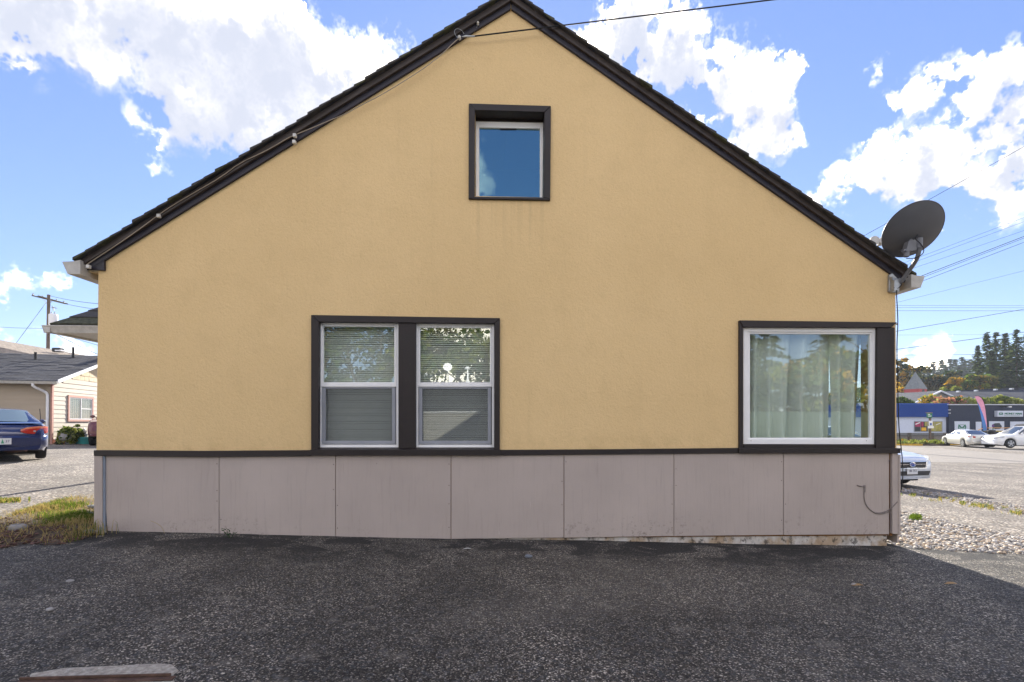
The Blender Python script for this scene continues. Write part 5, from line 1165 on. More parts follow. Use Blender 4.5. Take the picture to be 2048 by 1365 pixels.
c = at_d(168, 868, 21.9); gn = thing('garden_ornament', 'pale tiered garden ornament standing behind the turquoise tub', 'ornament', c-Vector((0, 0, .3)))
build('tiers', MB().lathe([(.20, -.3), (.22, -.16), (.10, -.12), (.15, -.02), (.07, .02), (.10, .10), (.04, .14), (.05, .2), (.01, .26)], c, (0, 0, 1), 16), M['porcelain'], gn, smooth=40)
for px, py, r, mt, lb, nm, ct in ((135, 874, .30, 'rock', 'rounded brown boulder beside the black flower pot', 'boulder', 'rock'), (121, 887, .13, 'skyblue', 'bright blue toy bucket lying among the stones', 'toy_bucket', 'bucket'), (112, 885, .20, 'terra', 'broken terracotta pieces in front of the yellow green bush', 'terracotta_shard', 'shard'), (129, 883, .17, 'terra', 'reddish terracotta lump left of the brown boulder', 'terracotta_lump', 'shard'),
                              (106, 891, .24, 'conc', 'pale stone edging block behind the blue coupe bumper', 'edging_stone', 'stone'), (123, 892, .16, 'terra', 'low reddish stone at the front of the bed', 'edging_stone', 'stone'), (140, 886, .15, 'rock', 'grey stone beneath the brown boulder', 'garden_stone', 'stone'), (117, 881, .14, 'porcelain', 'white rounded stone under the bush', 'garden_stone', 'stone')):
    c = at_d(px, py, 21.2)
    if nm == 'toy_bucket': tag(build(nm, MB().lathe([(.08, -.1), (.13, .10), (.14, .10), (.14, .12), (.11, .1)], c, (.5, -.3, .8), 14), M[mt], None, smooth=40), lb, ct)
    else: tag(build(nm, MB().blob(c, r, 2, (1.2, 1, .75), .35, px), M[mt], None, smooth=60), lb, ct)
c = at_d(83, 815, 20.4); hl_ = thing('wall_hook_chain', 'thin dark chain hanging on the beige siding above the blue coupe', 'chain', c); build('chain', MB().tube([at_d(79.5, 818, 20.6), at_d(81.5, 842, 20.6)], .012, 4), M['black'], hl_)

# ================================================================== RIGHT: ACROSS THE STREET
fh = Vector((_f.x, _f.y, 0)).normalized()
def pbox(mb, x0, y0, x1, y1, dep, thick, mi=0):      # a slab whose front face is seen at these pixels at the depth dep
    P = [at_d(x0, y1, dep), at_d(x1, y1, dep), at_d(x1, y0, dep), at_d(x0, y0, dep)]; return mb.prism(P, fh*thick, mi)
def ppoly(mb, pix, dep, thick, mi=0): return mb.prism([at_d(x, y, dep) for x, y in pix], fh*thick, mi)
SD = 60
mb = MB(); P = [at_d(1700, 868, 53), at_d(2300, 868, 53)]; P = [Vector((p.x, p.y, -.22)) for p in P]; mb.prism([P[0], P[1], P[1]+fh*45, P[0]+fh*45], (0, 0, -.9))
setting(build('shop_pavement', mb, M['street']))
M['shopblue'] = plain('bright_blue_metal', (.010, .075, .36), .4, var=.08); M['shopwhite'] = plain('white_shop_wall', (.55, .60, .70), .6, var=.04); M['navy'] = plain('navy_painted_brick', (.020, .028, .055), .7, var=.12, vs=3); M['capwhite'] = plain('pale_roof_cap', (.5, .52, .56), .5)
bs = thing('blue_white_shop', 'low shop with bright blue metal fascia over a white wall across the street', 'building', Vector((at_d(1800, 868, SD).x, at_d(1800, 868, SD).y, -.22)))
mb = MB(); pbox(mb, 1700, 834.5, 1897.6, 872, SD, 12); build('wall', mb, M['shopwhite'], bs)
mb = MB(); pbox(mb, 1700, 808.6, 1897.6, 834.5, SD-.25, 12); fas = build('fascia', mb, M['shopblue'], bs)
mb = MB(); pbox(mb, 1700, 807.2, 1897.6, 808.6, SD-.32, 12); build('roof_edge', mb, M['shopblue'], bs)
for k in range(49): mb = MB(); x = 1790+k*2.2; pbox(mb, x, 809, x+.9, 834.2, SD-.37, .12); build('fascia_rib', mb, M['shopblue'], fas)
M['poster_m'] = plain('magenta_poster', (.30, .02, .08), .5, var=.3, vs=3); M['poster_o'] = plain('olive_yellow_poster', (.34, .30, .07), .5, var=.4, vs=2); M['poster_y'] = plain('yellow_poster', (.75, .42, .02), .5, var=.1); M['dim'] = plain('dim_shop_interior', (.03, .035, .04), .6, var=.4, vs=2)
mb = MB(); pbox(mb, 1828.6, 842.6, 1885.2, 864, SD-.06, .1); sfr = build('window', mb, M['greyframe'], bs)
for i, (xa, xb, mt) in enumerate(((1830, 1840.6, 'dim'), (1842, 1855, 'dim'), (1856.4, 1869.5, 'poster_o'), (1870.8, 1883.6, 'poster_o'))):
    mb = MB(); pbox(mb, xa, 844, xb, 863, SD-.09, .03); pn_ = build('pane', mb, M[mt], sfr)
for (x0, y0, x1, y1, mt) in ((1830.3, 844.5, 1841, 854, 'poster_m'), (1842.5, 844.3, 1847, 854, 'poster_m'), (1843, 855.5, 1852.5, 862, 'poster_y'), (1849.5, 844.3, 1855, 853, 'poster_o')):
    mb = MB(); pbox(mb, x0, y0, x1, y1, SD-.11, .015); build('poster', mb, M[mt], sfr)
for (x0, y0, x1, y1) in ((1831, 846.5, 1840, 848.6), (1872, 848, 1881, 849.4)):
    mb = MB(); ppoly(mb, [(x0, y1+1.5), (x1, y1-2), (x1, y0-2), (x0, y0+1.5)], SD-.118, .006); build('poster_swoosh', mb, M['white'], sfr)
mb = MB(); pbox(mb, 1785, 842, 1793.5, 864, SD-.06, .1); build('window', mb, M['dim'], bs)
# navy shop with signs
ns_ = thing('navy_shop', 'navy painted flat roofed shop with white panels and a lit-box sign', 'building', Vector((at_d(1960, 868, SD).x, at_d(1960, 868, SD).y, -.22)))
mb = MB(); pbox(mb, 1898, 810.6, 2260, 874, SD-.4, 12); nw = build('wall', mb, M['navy'], ns_)
mb = MB(); pbox(mb, 1897.6, 808.8, 2262, 810.6, SD-.55, 12.2); build('roof_cap', mb, M['capwhite'], ns_)
M['brick_navy'] = M['navy']
for r in range(16):
    y = 812.4+r*3.9
    if y > 872: break
    mb = MB(); pbox(mb, 1898.4, y, 2240, y+3.5, SD-.412, .012); build('block_course', mb, M['navy'], nw)
M['mgreen'] = plain('emblem_green', (.02, .17, .10), .5, var=.06); M['panelwhite'] = plain('white_window_panel', (.56, .60, .68), .5, var=.04)
def memblem(par, cx, cy, hw_, hh, dep):
    mb = MB(); t_ = hw_*.24
    ppoly(mb, [(cx-hw_, cy+hh), (cx-hw_, cy-hh), (cx-hw_+t_, cy-hh), (cx-hw_+t_, cy+hh)], dep, .01); ppoly(mb, [(cx+hw_-t_, cy+hh), (cx+hw_-t_, cy-hh), (cx+hw_, cy-hh), (cx+hw_, cy+hh)], dep, .01)
    ppoly(mb, [(cx-hw_+t_, cy-hh), (cx, cy+hh*.25), (cx, cy+hh*.9), (cx-hw_+t_, cy-hh*.2)], dep+.002, .008); ppoly(mb, [(cx+hw_-t_, cy-hh), (cx+hw_-t_, cy-hh*.2), (cx, cy+hh*.9), (cx, cy+hh*.25)], dep+.002, .008)
    for s in (-1, 1): ppoly(mb, [(cx+s*hw_*.5-t_*.3, cy+hh), (cx+s*hw_*.5-t_*.3, cy), (cx+s*hw_*.5+t_*.3, cy), (cx+s*hw_*.5+t_*.3, cy+hh)], dep+.003, .007)
    build('emblem', mb, M['mgreen'], par)
    arc = [at_d(cx+hw_*1.05*math.cos(a), cy-hh*1.1*math.sin(a)+hh*.1, dep) for a in np.linspace(-.2, math.pi+.2, 18)]; build('emblem_ring', MB().tube(arc, .025, 4), M['mgreen'], par)
for (x0, y0, x1, y1) in ((1909.5, 843, 1939.3, 861.5), (1952, 844, 1963, 862), (1978.5, 843, 2008.5, 862), (2020.8, 843.5, 2052, 862)):
    mb = MB(); pbox(mb, x0, y0, x1, y1, SD-.46, .05); pnl = build('window_panel', mb, M['panelwhite'], ns_)
    if x0 < 1920: memblem(pnl, 1924.2, 854.2, 7.4, 4.6, SD-.475)
    if 1970 < x0 < 1990:
        mb = MB(); ppoly(mb, [(1984, 850), (1990, 847), (1999, 846.5), (2004, 853), (2001, 858), (1990, 859), (1984, 854)], SD-.475, .01); build('printed_picture', mb, M['dim'], pnl); mb = MB(); ppoly(mb, [(1984, 850), (1988, 849), (1989, 854), (1984, 854.5)], SD-.48, .004); build('printed_picture', mb, plain('violet_print', (.10, .03, .18), .5), pnl)
    if x0 > 2010:
        mb = MB(); ppoly(mb, [(2025, 855), (2033, 849), (2047, 848), (2052, 851), (2052, 858), (2038, 857)], SD-.475, .01); build('printed_picture', mb, M['rock'], pnl)
mb = MB(); pbox(mb, 1995, 822, 2046.5, 834, SD-.8, .4); sg = build('sign_box', mb, M['panelwhite'], ns_, bevel=.02)
memblem(sg, 2002, 828.2, 3.6, 2.6, SD-.815)
tp_ = at_d(2026.5, 828, SD-.82); tx_ = text('sign_lettering', 'MONEY MAN', .34, M['mgreen'], ns_, tp_-ORI[ns_.name], rot=(math.pi/2, 0, -YAW), ext=.02, xs=1.0)
mb = MB(); pbox(mb, 2008, 831.6, 2040, 832.1, SD-.815, .01); build('sign_underline', mb, M['mgreen'], sg)
mb = MB(); pbox(mb, 2014, 812, 2018.5, 814, SD-1.2, .8); mb2 = MB(); pbox(mb2, 2018.5, 813, 2023.5, 815.2, SD-1.3, .3); lb_ = build('sign_lamp', mb2, M['white'], ns_); build('lamp_arm', mb, M['black'], ns_)
for yy in (820.3, 826.8): mb = MB(); pbox(mb, 1899, yy-.7, 1901.5, yy+.7, SD-.6, .2); build('wall_lamp', mb, M['white'], ns_)
# guard rail, kerb, flower bed
M['steelrail'] = plain('weathered_guard_rail', (.10, .095, .085), .6, metal=.3, var=.3, vs=4); M['yellowkerb'] = plain('yellow_kerb_paint', (.55, .33, .03), .7, var=.2, vs=4)
gr0 = thing('guard_rail', 'low steel guard rail on wooden posts in front of the blue and white shop', 'guard rail', Vector((at_d(1821, 880, 51).x, at_d(1821, 880, 51).y, -.6)))
mb = MB()
for yy in (867.3, 869.7, 872.1): pbox(mb, 1760, yy-1.0, 1893, yy+.9, 51-(.06 if yy == 869.7 else 0), .05)
build('rail', mb, M['steelrail'], gr0)
for x in (1790, 1821, 1866, 1892): mb = MB(); pbox(mb, x-2.6, 866, x+2.6, 884, 51.1, .25); build('post', mb, M['polewood'], gr0, bevel=.02)
kb = [(1700, 889.6), (1846, 889.6)]; a, b = at_d(1700, 890, 44.5), at_d(1846, 890, 44.5)
kerb_ = lambda xa, xb, dep, lab: tag(build('kerb', (lambda m: pbox(m, xa, 888.4, xb, 893.5, dep, .18))(MB()), M['yellowkerb'], None, bevel=.02), lab, 'kerb')
kerb_(1700, 1846, 44.6, 'yellow painted kerb in front of the flower bed'); kerb_(1880, 1990, 46.2, 'yellow painted kerb glimpsed under the champagne sedan'); kerb_(1992, 2120, 46.6, 'yellow painted kerb behind the wheels of the white car')
mb = MB(); pts_ = [at_d(1700, 889, 44.8), at_d(1900, 889, 44.8), at_d(1900, 884, 51.5), at_d(1700, 884, 51.5)]
mb.prism([Vector((p.x, p.y, -.72)) for p in pts_], (0, 0, -.6)); setting(build('flower_bed_soil', mb, M['soil']))
mb2 = MB(); pts_ = [at_d(1905, 889, 47), at_d(2200, 889, 47), at_d(2200, 884, 52), at_d(1905, 884, 52)]; mb2.prism([Vector((p.x, p.y, -.74)) for p in pts_], (0, 0, -.6)); setting(build('verge_grass', mb2, M['soil']))
Pq = []; r = np.random.default_rng(4)
for k in range(420):
    d = r.uniform(45, 50.8); px = r.uniform(1725, 1893); c = at_d(px, 880, d); c.z = -.72+r.uniform(.02, .22)*(.6+.4*math.sin(px*.3)); Pq.append(leafcloud(c, (.22, .22, .14), 26, .1, 900+k, shell=.2))
V, F = leafquads(np.concatenate(Pq), .12, 77); M['lf_orange'] = mat_leaf('orange_petal', (.55, .13, .02), .3)
mi = np.where(r.random(len(F)) < .025, 3, r.integers(0, 3, len(F))); stuff(fastmesh('flower_bed', V, F, [M['lf_yel'], M['lf_mid'], M['lf_pale'], M['lf_orange']], mi), 'low green flower bed with orange flowers behind the yellow kerb', 'flowers')
Pq = []
for k in range(160): d = r.uniform(47.5, 51); px = r.uniform(1900, 2080); c = at_d(px, 884, d); c.z = -.72+r.uniform(.02, .12); Pq.append(leafcloud(c, (.3, .25, .1), 20, .1, 2900+k, shell=.2))
V, F = leafquads(np.concatenate(Pq), .12, 78); stuff(fastmesh('verge_plants', V, F, [M['lf_yel'], M['lf_mid']], r.integers(0, 2, len(F))), 'low green ground cover behind the two parked cars', 'ground cover')
# signpost
M['signgreen'] = plain('sign_green', (.02, .16, .09), .45, var=.08); M['signblue'] = plain('sign_blue', (.02, .08, .35), .45)
sp0 = at_d(1861, 881, 49.5); ss = thing('parking_sign', 'green sign above white notices on a brown wooden post in the flower bed', 'sign', Vector((sp0.x, sp0.y, -.72)))
mb = MB(); pbox(mb, 1859.6, 826, 1862.6, 890, 49.5, .14); build('post', mb, M['polewood'], ss)
mb = MB(); pbox(mb, 1853.5, 826.5, 1864.8, 836, 49.4, .04); sgn = build('green_board', mb, M['signgreen'], ss, bevel=.01)
mb = MB(); pbox(mb, 1856, 828.6, 1860, 830.2, 49.38, .01); pbox(mb, 1856, 832, 1863, 833.2, 49.38, .01); build('board_marking', mb, M['white'], sgn)
mb = MB(); pbox(mb, 1853, 825.7, 1865.4, 826.4, 49.36, .12); build('board_cap', mb, M['yellowkerb'], sgn)
mb = MB(); pbox(mb, 1858, 842, 1865.4, 852, 49.4, .03); wsn = build('white_board', mb, M['white'], ss)
mb = MB(); pbox(mb, 1860, 846.5, 1863.6, 851, 49.38, .01); build('board_symbol', mb, M['signblue'], wsn)
mb = MB(); pbox(mb, 1856.3, 852.4, 1867.5, 857, 49.39, .03); build('white_board', mb, M['white'], ss)
# feather flag
M['flagpink'] = plain('pink_flag_cloth', (.66, .30, .42), .8, var=.12, vs=4); M['flagblue'] = plain('blue_flag_cloth', (.08, .22, .55), .8, var=.1)
fb = at_d(1975, 884, 48.5); ff = thing('feather_flag', 'tall pink and blue feather flag standing behind the champagne sedan', 'flag', Vector((fb.x, fb.y, -.75)))
ed = [(1950, 792.5), (1956, 792), (1962, 795), (1967, 802), (1970.5, 815), (1972.5, 830), (1974, 845), (1974.5, 862), (1974.6, 890)]
build('pole', MB().tube(smoothpath([at_d(x, y, 48.5) for x, y in ed], 1), .022, 6), M['black'], ff)
lf_ = [(1949.5, 793.5), (1953, 801), (1957.5, 814), (1961.5, 830), (1964, 845), (1965, 855), (1966, 862)]; rg = [(1957, 792.3), (1966, 800), (1970, 813), (1972.2, 830), (1973.6, 845), (1974, 855), (1974.2, 862)]
pk = MB(); bl_ = MB()
for i, (l, r_) in enumerate(zip(lf_, rg)):
    u = min(.9, max(0, (i-1.2)*.26)); d = 48.5+.12*math.sin(i*1.3); m_ = (lerp(l[0], r_[0], u), lerp(l[1], r_[1], u)); bl_.v += [at_d(l[0], l[1], d), at_d(m_[0], m_[1], d-.05)]; pk.v += [at_d(m_[0], m_[1], d-.05), at_d(r_[0], r_[1], 48.5)]
for i in range(6): pk.f.append([2*i, 2*i+1, 2*i+3, 2*i+2]); pk.m.append(0); bl_.f.append([2*i, 2*i+1, 2*i+3, 2*i+2]); bl_.m.append(0)
build('pink_cloth', pk, M['flagpink'], ff, smooth=60); build('blue_cloth', bl_, M['flagblue'], ff, smooth=60)
# orange handrail and dark bin behind the cars
M['railorange'] = plain('orange_rail_paint', (.52, .27, .10), .5, var=.1); M['railyellow'] = plain('yellow_rail_paint', (.55, .42, .05), .5, var=.1)
h0 = at_d(1985, 880, 50); hr = thing('handrail', 'orange and yellow pipe handrail behind the parked cars', 'handrail', Vector((h0.x, h0.y, -.75)))
build('top_rail', MB().tube([at_d(x, y, 50) for x, y in ((1950, 866), (1956, 861), (1964, 857.5), (1975, 856.3), (2000, 856.3), (2070, 856.3))], .045, 6), M['railorange'], hr); build('lower_rail', MB().tube([at_d(x, y, 50) for x, y in ((1968, 862), (2000, 862.8), (2070, 863))], .045, 6), M['railyellow'], hr)
for x in (1986, 2045): build('post', MB().tube([at_d(x, 856, 50), at_d(x, 890, 50)], .05, 6), M['signgreen'], hr)
bn = at_d(1983, 876, 48.8); bn_ = thing('black_bin', 'dark litter bin between the champagne sedan and the white car', 'bin', Vector((bn.x, bn.y, -.75)))
build('bin_body', MB().lathe([(.24, -.75), (.30, .10), (.32, .10), (.32, .16)], Vector((bn.x, bn.y, .22)), (0, 0, 1), 14), M['black'], bn_, smooth=40); build('bin_lid', MB().lathe([(.33, .16), (.31, .26), (.1, .33)], Vector((bn.x, bn.y, .22)), (0, 0, 1), 14), M['darkplastic'], bn_, smooth=40)
# hall with long shingle roof, and the pyramid tower
M['hallroof'] = mat_shingle('blue_grey_hall_shingles', (.028, .033, .050), .25); M['gablegrey'] = plain('pale_grey_gable', (.36, .35, .33), .8, var=.1); M['towerroof'] = plain('grey_tower_shingles', (.17, .185, .19), .85, var=.2, vs=4); M['redwall'] = plain('red_tower_wall', (.34, .055, .06), .7, var=.1)
hb = at_d(1960, 840, 78); hall = thing('long_hall', 'long building with blue grey shingle roof behind the shops', 'building', Vector((hb.x, hb.y, -.6)))
mb = MB(); mb.prism([at_d(1770, 812, 74), at_d(2330, 812, 74), at_d(2330, 775.5, 84), at_d(2030, 775.8, 84), at_d(1883, 783, 84), at_d(1770, 787, 84)], (0, 0, -.3)); build('roof', mb, M['hallroof'], hall)
mb = MB(); P = [at_d(1770, 812, 74.4), at_d(2330, 812, 74.4)]; mb.prism([P[0]-Vector((0, 0, .3)), P[1]-Vector((0, 0, .3)), Vector((P[1].x, P[1].y, -.6)), Vector((P[0].x, P[0].y, -.6))], fh*14); build('wall', mb, M['gablegrey'], hall)
for x in (1800, 1821, 1843, 1919, 1955, 1994, 2026):
    y = 787 if x < 1880 else lerp(783.5, 776.5, (x-1900)/140); mb = MB(); ppoly(mb, [(x-2.2, y+2.2), (x+2.2, y+2.2), (x+1.4, y-.6), (x-1.6, y-.6)], 82, .5); build('roof_vent', mb, M['galv'], hall)
gbl = MB(); gbl.prism([at_d(1822, 812, 72), at_d(1945, 812, 72), at_d(1884, 783.5, 72)], fh*10); build('cross_gable', gbl, M['gablegrey'], hall)
for a_, b_ in (((1812, 814), (1884, 781.2)), ((1955, 814), (1884, 781.2))):
    mb = MB(); mb.prism([at_d(a_[0], a_[1], 71), at_d(b_[0], b_[1], 71), at_d(b_[0], b_[1]+2.6, 71), at_d(a_[0], a_[1]+2.8, 71)], fh*.3); build('barge_board', mb, M['capwhite'], hall)
    mb = MB(); mb.prism([at_d(a_[0], a_[1], 71.3), at_d(b_[0], b_[1], 71.3), at_d(b_[0], b_[1]+1.2, 71.3), at_d(a_[0], a_[1]+1.2, 71.3)], fh*11); build('gable_roof', mb, M['hallroof'], hall)
tb_ = at_d(1831, 787, 98); tw2 = thing('pyramid_tower', 'small red tower with a steep grey pyramid roof behind the hall', 'tower', Vector((tb_.x, tb_.y, 0)))
c0 = at_d(1831, 785.5, 98); hw2 = 1.38; dg = math.radians(22)
def rotp(x, y, z): return Vector((c0.x+x*math.cos(dg)-y*math.sin(dg), c0.y+x*math.sin(dg)+y*math.cos(dg), z))
z1 = at_d(1831, 779, 98).z; zt_ = at_d(1829, 744, 98).z; mb = MB(); mb.prism([rotp(-1.3, -1.3, 0), rotp(1.3, -1.3, 0), rotp(1.3, 1.3, 0), rotp(-1.3, 1.3, 0)], (0, 0, z1)); wl_ = build('wall', mb, M['redwall'], tw2)
mb = MB(); Q = [rotp(-hw2, -hw2, z1), rotp(hw2, -hw2, z1), rotp(hw2, hw2, z1), rotp(-hw2, hw2, z1), rotp(0, 0, zt_)]; mb.add(Q, [(0, 3, 2, 1), (0, 1, 4), (1, 2, 4), (2, 3, 4), (3, 0, 4)]); build('roof', mb, M['towerroof'], tw2)
oc = rotp(0, -1.31, z1-.45); mb = MB(); mb.lathe([(.36, -.02), (.36, .04)], oc, rotp(0, -1, 0)-rotp(0, 0, 0), 16); build('louvre', mb, M['dim'], wl_)

# ------------------------------------------------------------------ trees
M['bark'] = plain('tree_bark', (.075, .055, .042), .95, var=.35, vs=6, stretch=(1, 1, .2)); M['lf_olive'] = mat_leaf('olive_leaf', (.10, .095, .035)); M['lf_brown'] = mat_leaf('olive_brown_leaf', (.125, .09, .035)); M['lf_gold'] = mat_leaf('golden_leaf', (.42, .25, .03)); M['lf_pink'] = mat_leaf('reddish_pink_leaf', (.34, .15, .11))
M['fir'] = mat_leaf('fir_needles', (.042, .068, .040), .38); M['fir2'] = mat_leaf('fir_needles_light', (.075, .10, .040), .40); M['firblue'] = mat_leaf('haze_tinted_fir', (.060, .090, .085), .35)  # far firs: distance haze put into the needle colour as blue
def broadleaf(name, label, base, height, rad, mats, seed, n=5000, size=.4, trunk=.35, cat='tree', wts=None, bare=0.0, group=None):
    r = np.random.default_rng(seed); t = thing(name, label, cat, base, 0, group); b = Vector(base); tr_ = MB(); ht = height*trunk; tips = []
    tr_.tube([b, b+Vector((r.normal(0, .02)*height, r.normal(0, .02)*height, ht*.6)), b+Vector((r.normal(0, .03)*height, 0, ht*1.25))], [height*.028, height*.022, height*.015], 8)
    for k in range(9):
        a = k*2.4+r.uniform(-.4, .4); q = r.uniform(.45, .95); s = b+Vector((0, 0, ht*r.uniform(.7, 1.2))); e = b+Vector((math.cos(a)*rad*q*.8, math.sin(a)*rad*q*.8, height*r.uniform(.55, .92))); m_ = s.lerp(e, .5)+Vector((math.cos(a)*rad*.12, math.sin(a)*rad*.12, -height*.02))
        tr_.tube([s, m_, e], [height*.012, height*.007, height*.002], 5); tips.append(e)
        for w_ in range(3):
            s2 = m_.lerp(e, r.uniform(0, .7)); e2 = s2+Vector((r.normal(0, .3)*rad, r.normal(0, .3)*rad, r.uniform(.02, .2)*height)); tr_.tube([s2, s2.lerp(e2, .5)+Vector((0, 0, .02*height)), e2], [height*.005, height*.003, height*.001], 4); tips.append(e2)
    build('trunk', tr_, M['bark'], t, smooth=60); cl = []; P = []
    nc_ = 46
    for k in range(nc_):
        if k < len(tips): c = np.array(tips[k])
        else:
            a = r.uniform(0, 6.28); u = r.uniform(-1, 1); q = r.uniform(.35, .95); c = np.array(b)+np.array([math.cos(a)*math.sqrt(1-u*u)*rad*q, math.sin(a)*math.sqrt(1-u*u)*rad*q, height*(trunk+.34)+u*height*(1-trunk)*.44*q])
        rr = rad*r.uniform(.16, .34); P.append(leafcloud(c, (rr, rr, rr*.7), int(n/nc_*r.uniform(.5, 1.5)*(1-bare)), size, seed*100+k, shell=.35))
    sizes = [len(p) for p in P]; mi = np.concatenate([np.where(r.random(k) < .7, r.choice(len(mats), p=wts), r.integers(0, len(mats), k)) for k in sizes])
    V, F = leafquads(np.concatenate(P), size, seed, 1.4); fastmesh('crown', V, F, mats, mi, t); return t
def conifer(name, label, base, height, rad, mats, seed, n=38, size=.5, low=.06, group=None, cat='tree'):
    r = np.random.default_rng(seed); t = thing(name, label, cat, base, 0, group); b = np.array(base)
    build('trunk', MB().tube([Vector(base), Vector(base)+Vector((0, 0, height*.5)), Vector(base)+Vector((0, 0, height*.99))], [height*.016, height*.010, height*.001], 7), M['bark'], t, smooth=60)
    C = []; A = []; B = []
    for k in range(n):
        u = low+(1-low)*(k/n)**.92; z = u*height; R = rad*(1-u)**.95*r.uniform(.6, 1.15)+.03*rad; nb = max(4, int(r.integers(5, 9)*(1-u*.4))); a0 = r.uniform(0, 6.28)
        for q in range(nb):
            if r.random() < .12: continue
            a = a0+q*6.28/nb+r.normal(0, .22); Rb = R*r.uniform(.6, 1.15); dr_ = -.18-.25*(1-u)*r.random(); nseg = max(2, int(Rb/size*1.6))
            for s in range(nseg):
                f = (s+.6)/nseg; p = b+np.array([math.cos(a)*Rb*f, math.sin(a)*Rb*f, z+dr_*Rb*f*f+.10*Rb*f]); wdt = size*(.35+.75*math.sin(math.pi*min(1, f*.9+.1)))
                for m_ in range(3):
                    aa = a+r.normal(0, .55); C.append(p+r.normal(0, .12*size, 3)); A.append(np.array([math.cos(aa), math.sin(aa), dr_*.7+r.normal(0, .22)])*size*.8); B.append(np.array([-math.sin(aa), math.cos(aa), r.normal(0, .45)-.1])*wdt*.42)
    C, A, B = map(np.array, (C, A, B)); V = np.stack([C-A*.5-B*.3, C-B, C+A, C+B*.9], 1).reshape(-1, 3); F = np.arange(len(V)).reshape(-1, 4); fastmesh('crown', V, F, mats, r.integers(0, len(mats), len(F)), t); return t
def tree_at(px, top, dep, gz): b = at_d(px, 800, dep); return (b.x, b.y, gz), at_d(px, top, dep).z-gz
for i, (px, top, dep, rad) in enumerate(((1956, 690, 118, 4.6), (1975, 664, 112, 5.8), (1993, 663.5, 116, 5.6), (2011, 666, 113, 5.4), (2034, 658, 109, 6.2), (2056, 662, 115, 6.0), (2022, 690, 120, 5.0), (1984, 700, 106, 4.2))):
    b, h = tree_at(px, top, dep, 1.0)
    lb = ['short fir at the left end of the tall fir group', 'tall dark fir, first high top from the left in the group', 'tall dark fir, second high top from the left in the group', 'slim dark fir, third high top from the left in the group', 'tallest dark fir of the group near the right edge', 'dark fir cut by the right edge of the picture', 'shorter dark fir standing behind the tall group', 'short fir in front of the tall group'][i]
    conifer('fir_tree', lb, b, h, rad, [M['fir'], M['fir'], M['fir2']], 40+i, 54, .62, .10, 'tall firs on the right')
hillm = MB(); hp0 = [at_d(x, lerp(850, 770-6*math.sin((x-1600)/300*3.1)-2.5*math.sin(x*.11), sstep(1640, 1840, x)), 260) for x in range(1640, 2500, 20)]
hillm.prism([Vector((p.x, p.y, p.z)) for p in hp0]+[Vector((hp0[-1].x, hp0[-1].y, -1)), Vector((hp0[0].x, hp0[0].y, -1))], fh*60); setting(build('wooded_hill', hillm, M['lf_dark']))
ORD = 'first second third fourth fifth sixth seventh eighth ninth tenth eleventh twelfth thirteenth fourteenth fifteenth sixteenth seventeenth eighteenth'.split(); RANK = {x: k for k, x in enumerate(sorted((1815, 1838, 1848, 1867, 1884, 1900, 1911, 1924, 1932, 1941, 1891, 1918, 1858, 1950, 1822, 1905, 1930, 1877)))}
for i, (px, top, dep) in enumerate(((1815, 731, 245), (1838, 735, 250), (1848, 733, 240), (1867, 722, 235), (1884, 718.5, 240), (1900, 716.5, 230), (1911, 718, 238), (1924, 712.5, 228), (1932, 720, 236), (1941, 717.5, 232), (1891, 730, 225), (1918, 730, 222), (1858, 738, 226), (1950, 722, 238), (1822, 740, 224), (1905, 738, 218), (1930, 738, 216), (1877, 742, 216))):
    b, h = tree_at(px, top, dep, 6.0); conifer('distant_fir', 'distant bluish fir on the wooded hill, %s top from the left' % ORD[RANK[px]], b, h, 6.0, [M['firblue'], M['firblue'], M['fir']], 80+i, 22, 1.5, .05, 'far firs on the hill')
for (px, top, dep, rad, mats, sd, lb, n) in ((1868, 734, 128, 4.4, ['lf_olive', 'lf_brown', 'lf_dark'], 1, 'large olive brown tree right of the pyramid tower', 5200), (1893, 737, 134, 4.0, ['lf_brown', 'lf_olive', 'lf_dark'], 2, 'olive brown tree behind the golden tree', 4200), (1846, 741, 138, 3.6, ['lf_olive', 'lf_dark'], 3, 'dark olive tree directly behind the pyramid tower', 3600),
        (1820, 735, 130, 4.0, ['lf_dark', 'lf_olive'], 5, 'dark green tree left of the pyramid tower', 3800), (1799, 706, 118, 2.8, ['lf_dark', 'lf_gold', 'lf_olive'], 6, 'tall tree with golden patches at the house corner', 3200), (1806, 761, 104, 2.2, ['lf_gold', 'lf_yel'], 7, 'small golden tree left of the pyramid tower', 2200), (1936, 750, 106, 4.0, ['lf_gold', 'lf_olive', 'lf_yel', 'lf_mid'], 8, 'wide tree with golden top in front of the firs', 4800), (1912, 768, 100, 2.4, ['lf_yel', 'lf_mid', 'lf_dark'], 9, 'low yellow green tree above the hall roof', 2200), (1962, 765, 102, 2.6, ['lf_olive', 'lf_dark', 'lf_yel'], 10, 'low olive tree at the foot of the firs', 2400)):
    b, h = tree_at(px, top, dep, 1.0); broadleaf('tree', lb, b, h, rad, [M[k] for k in mats], 20+sd, n, .55, .22)
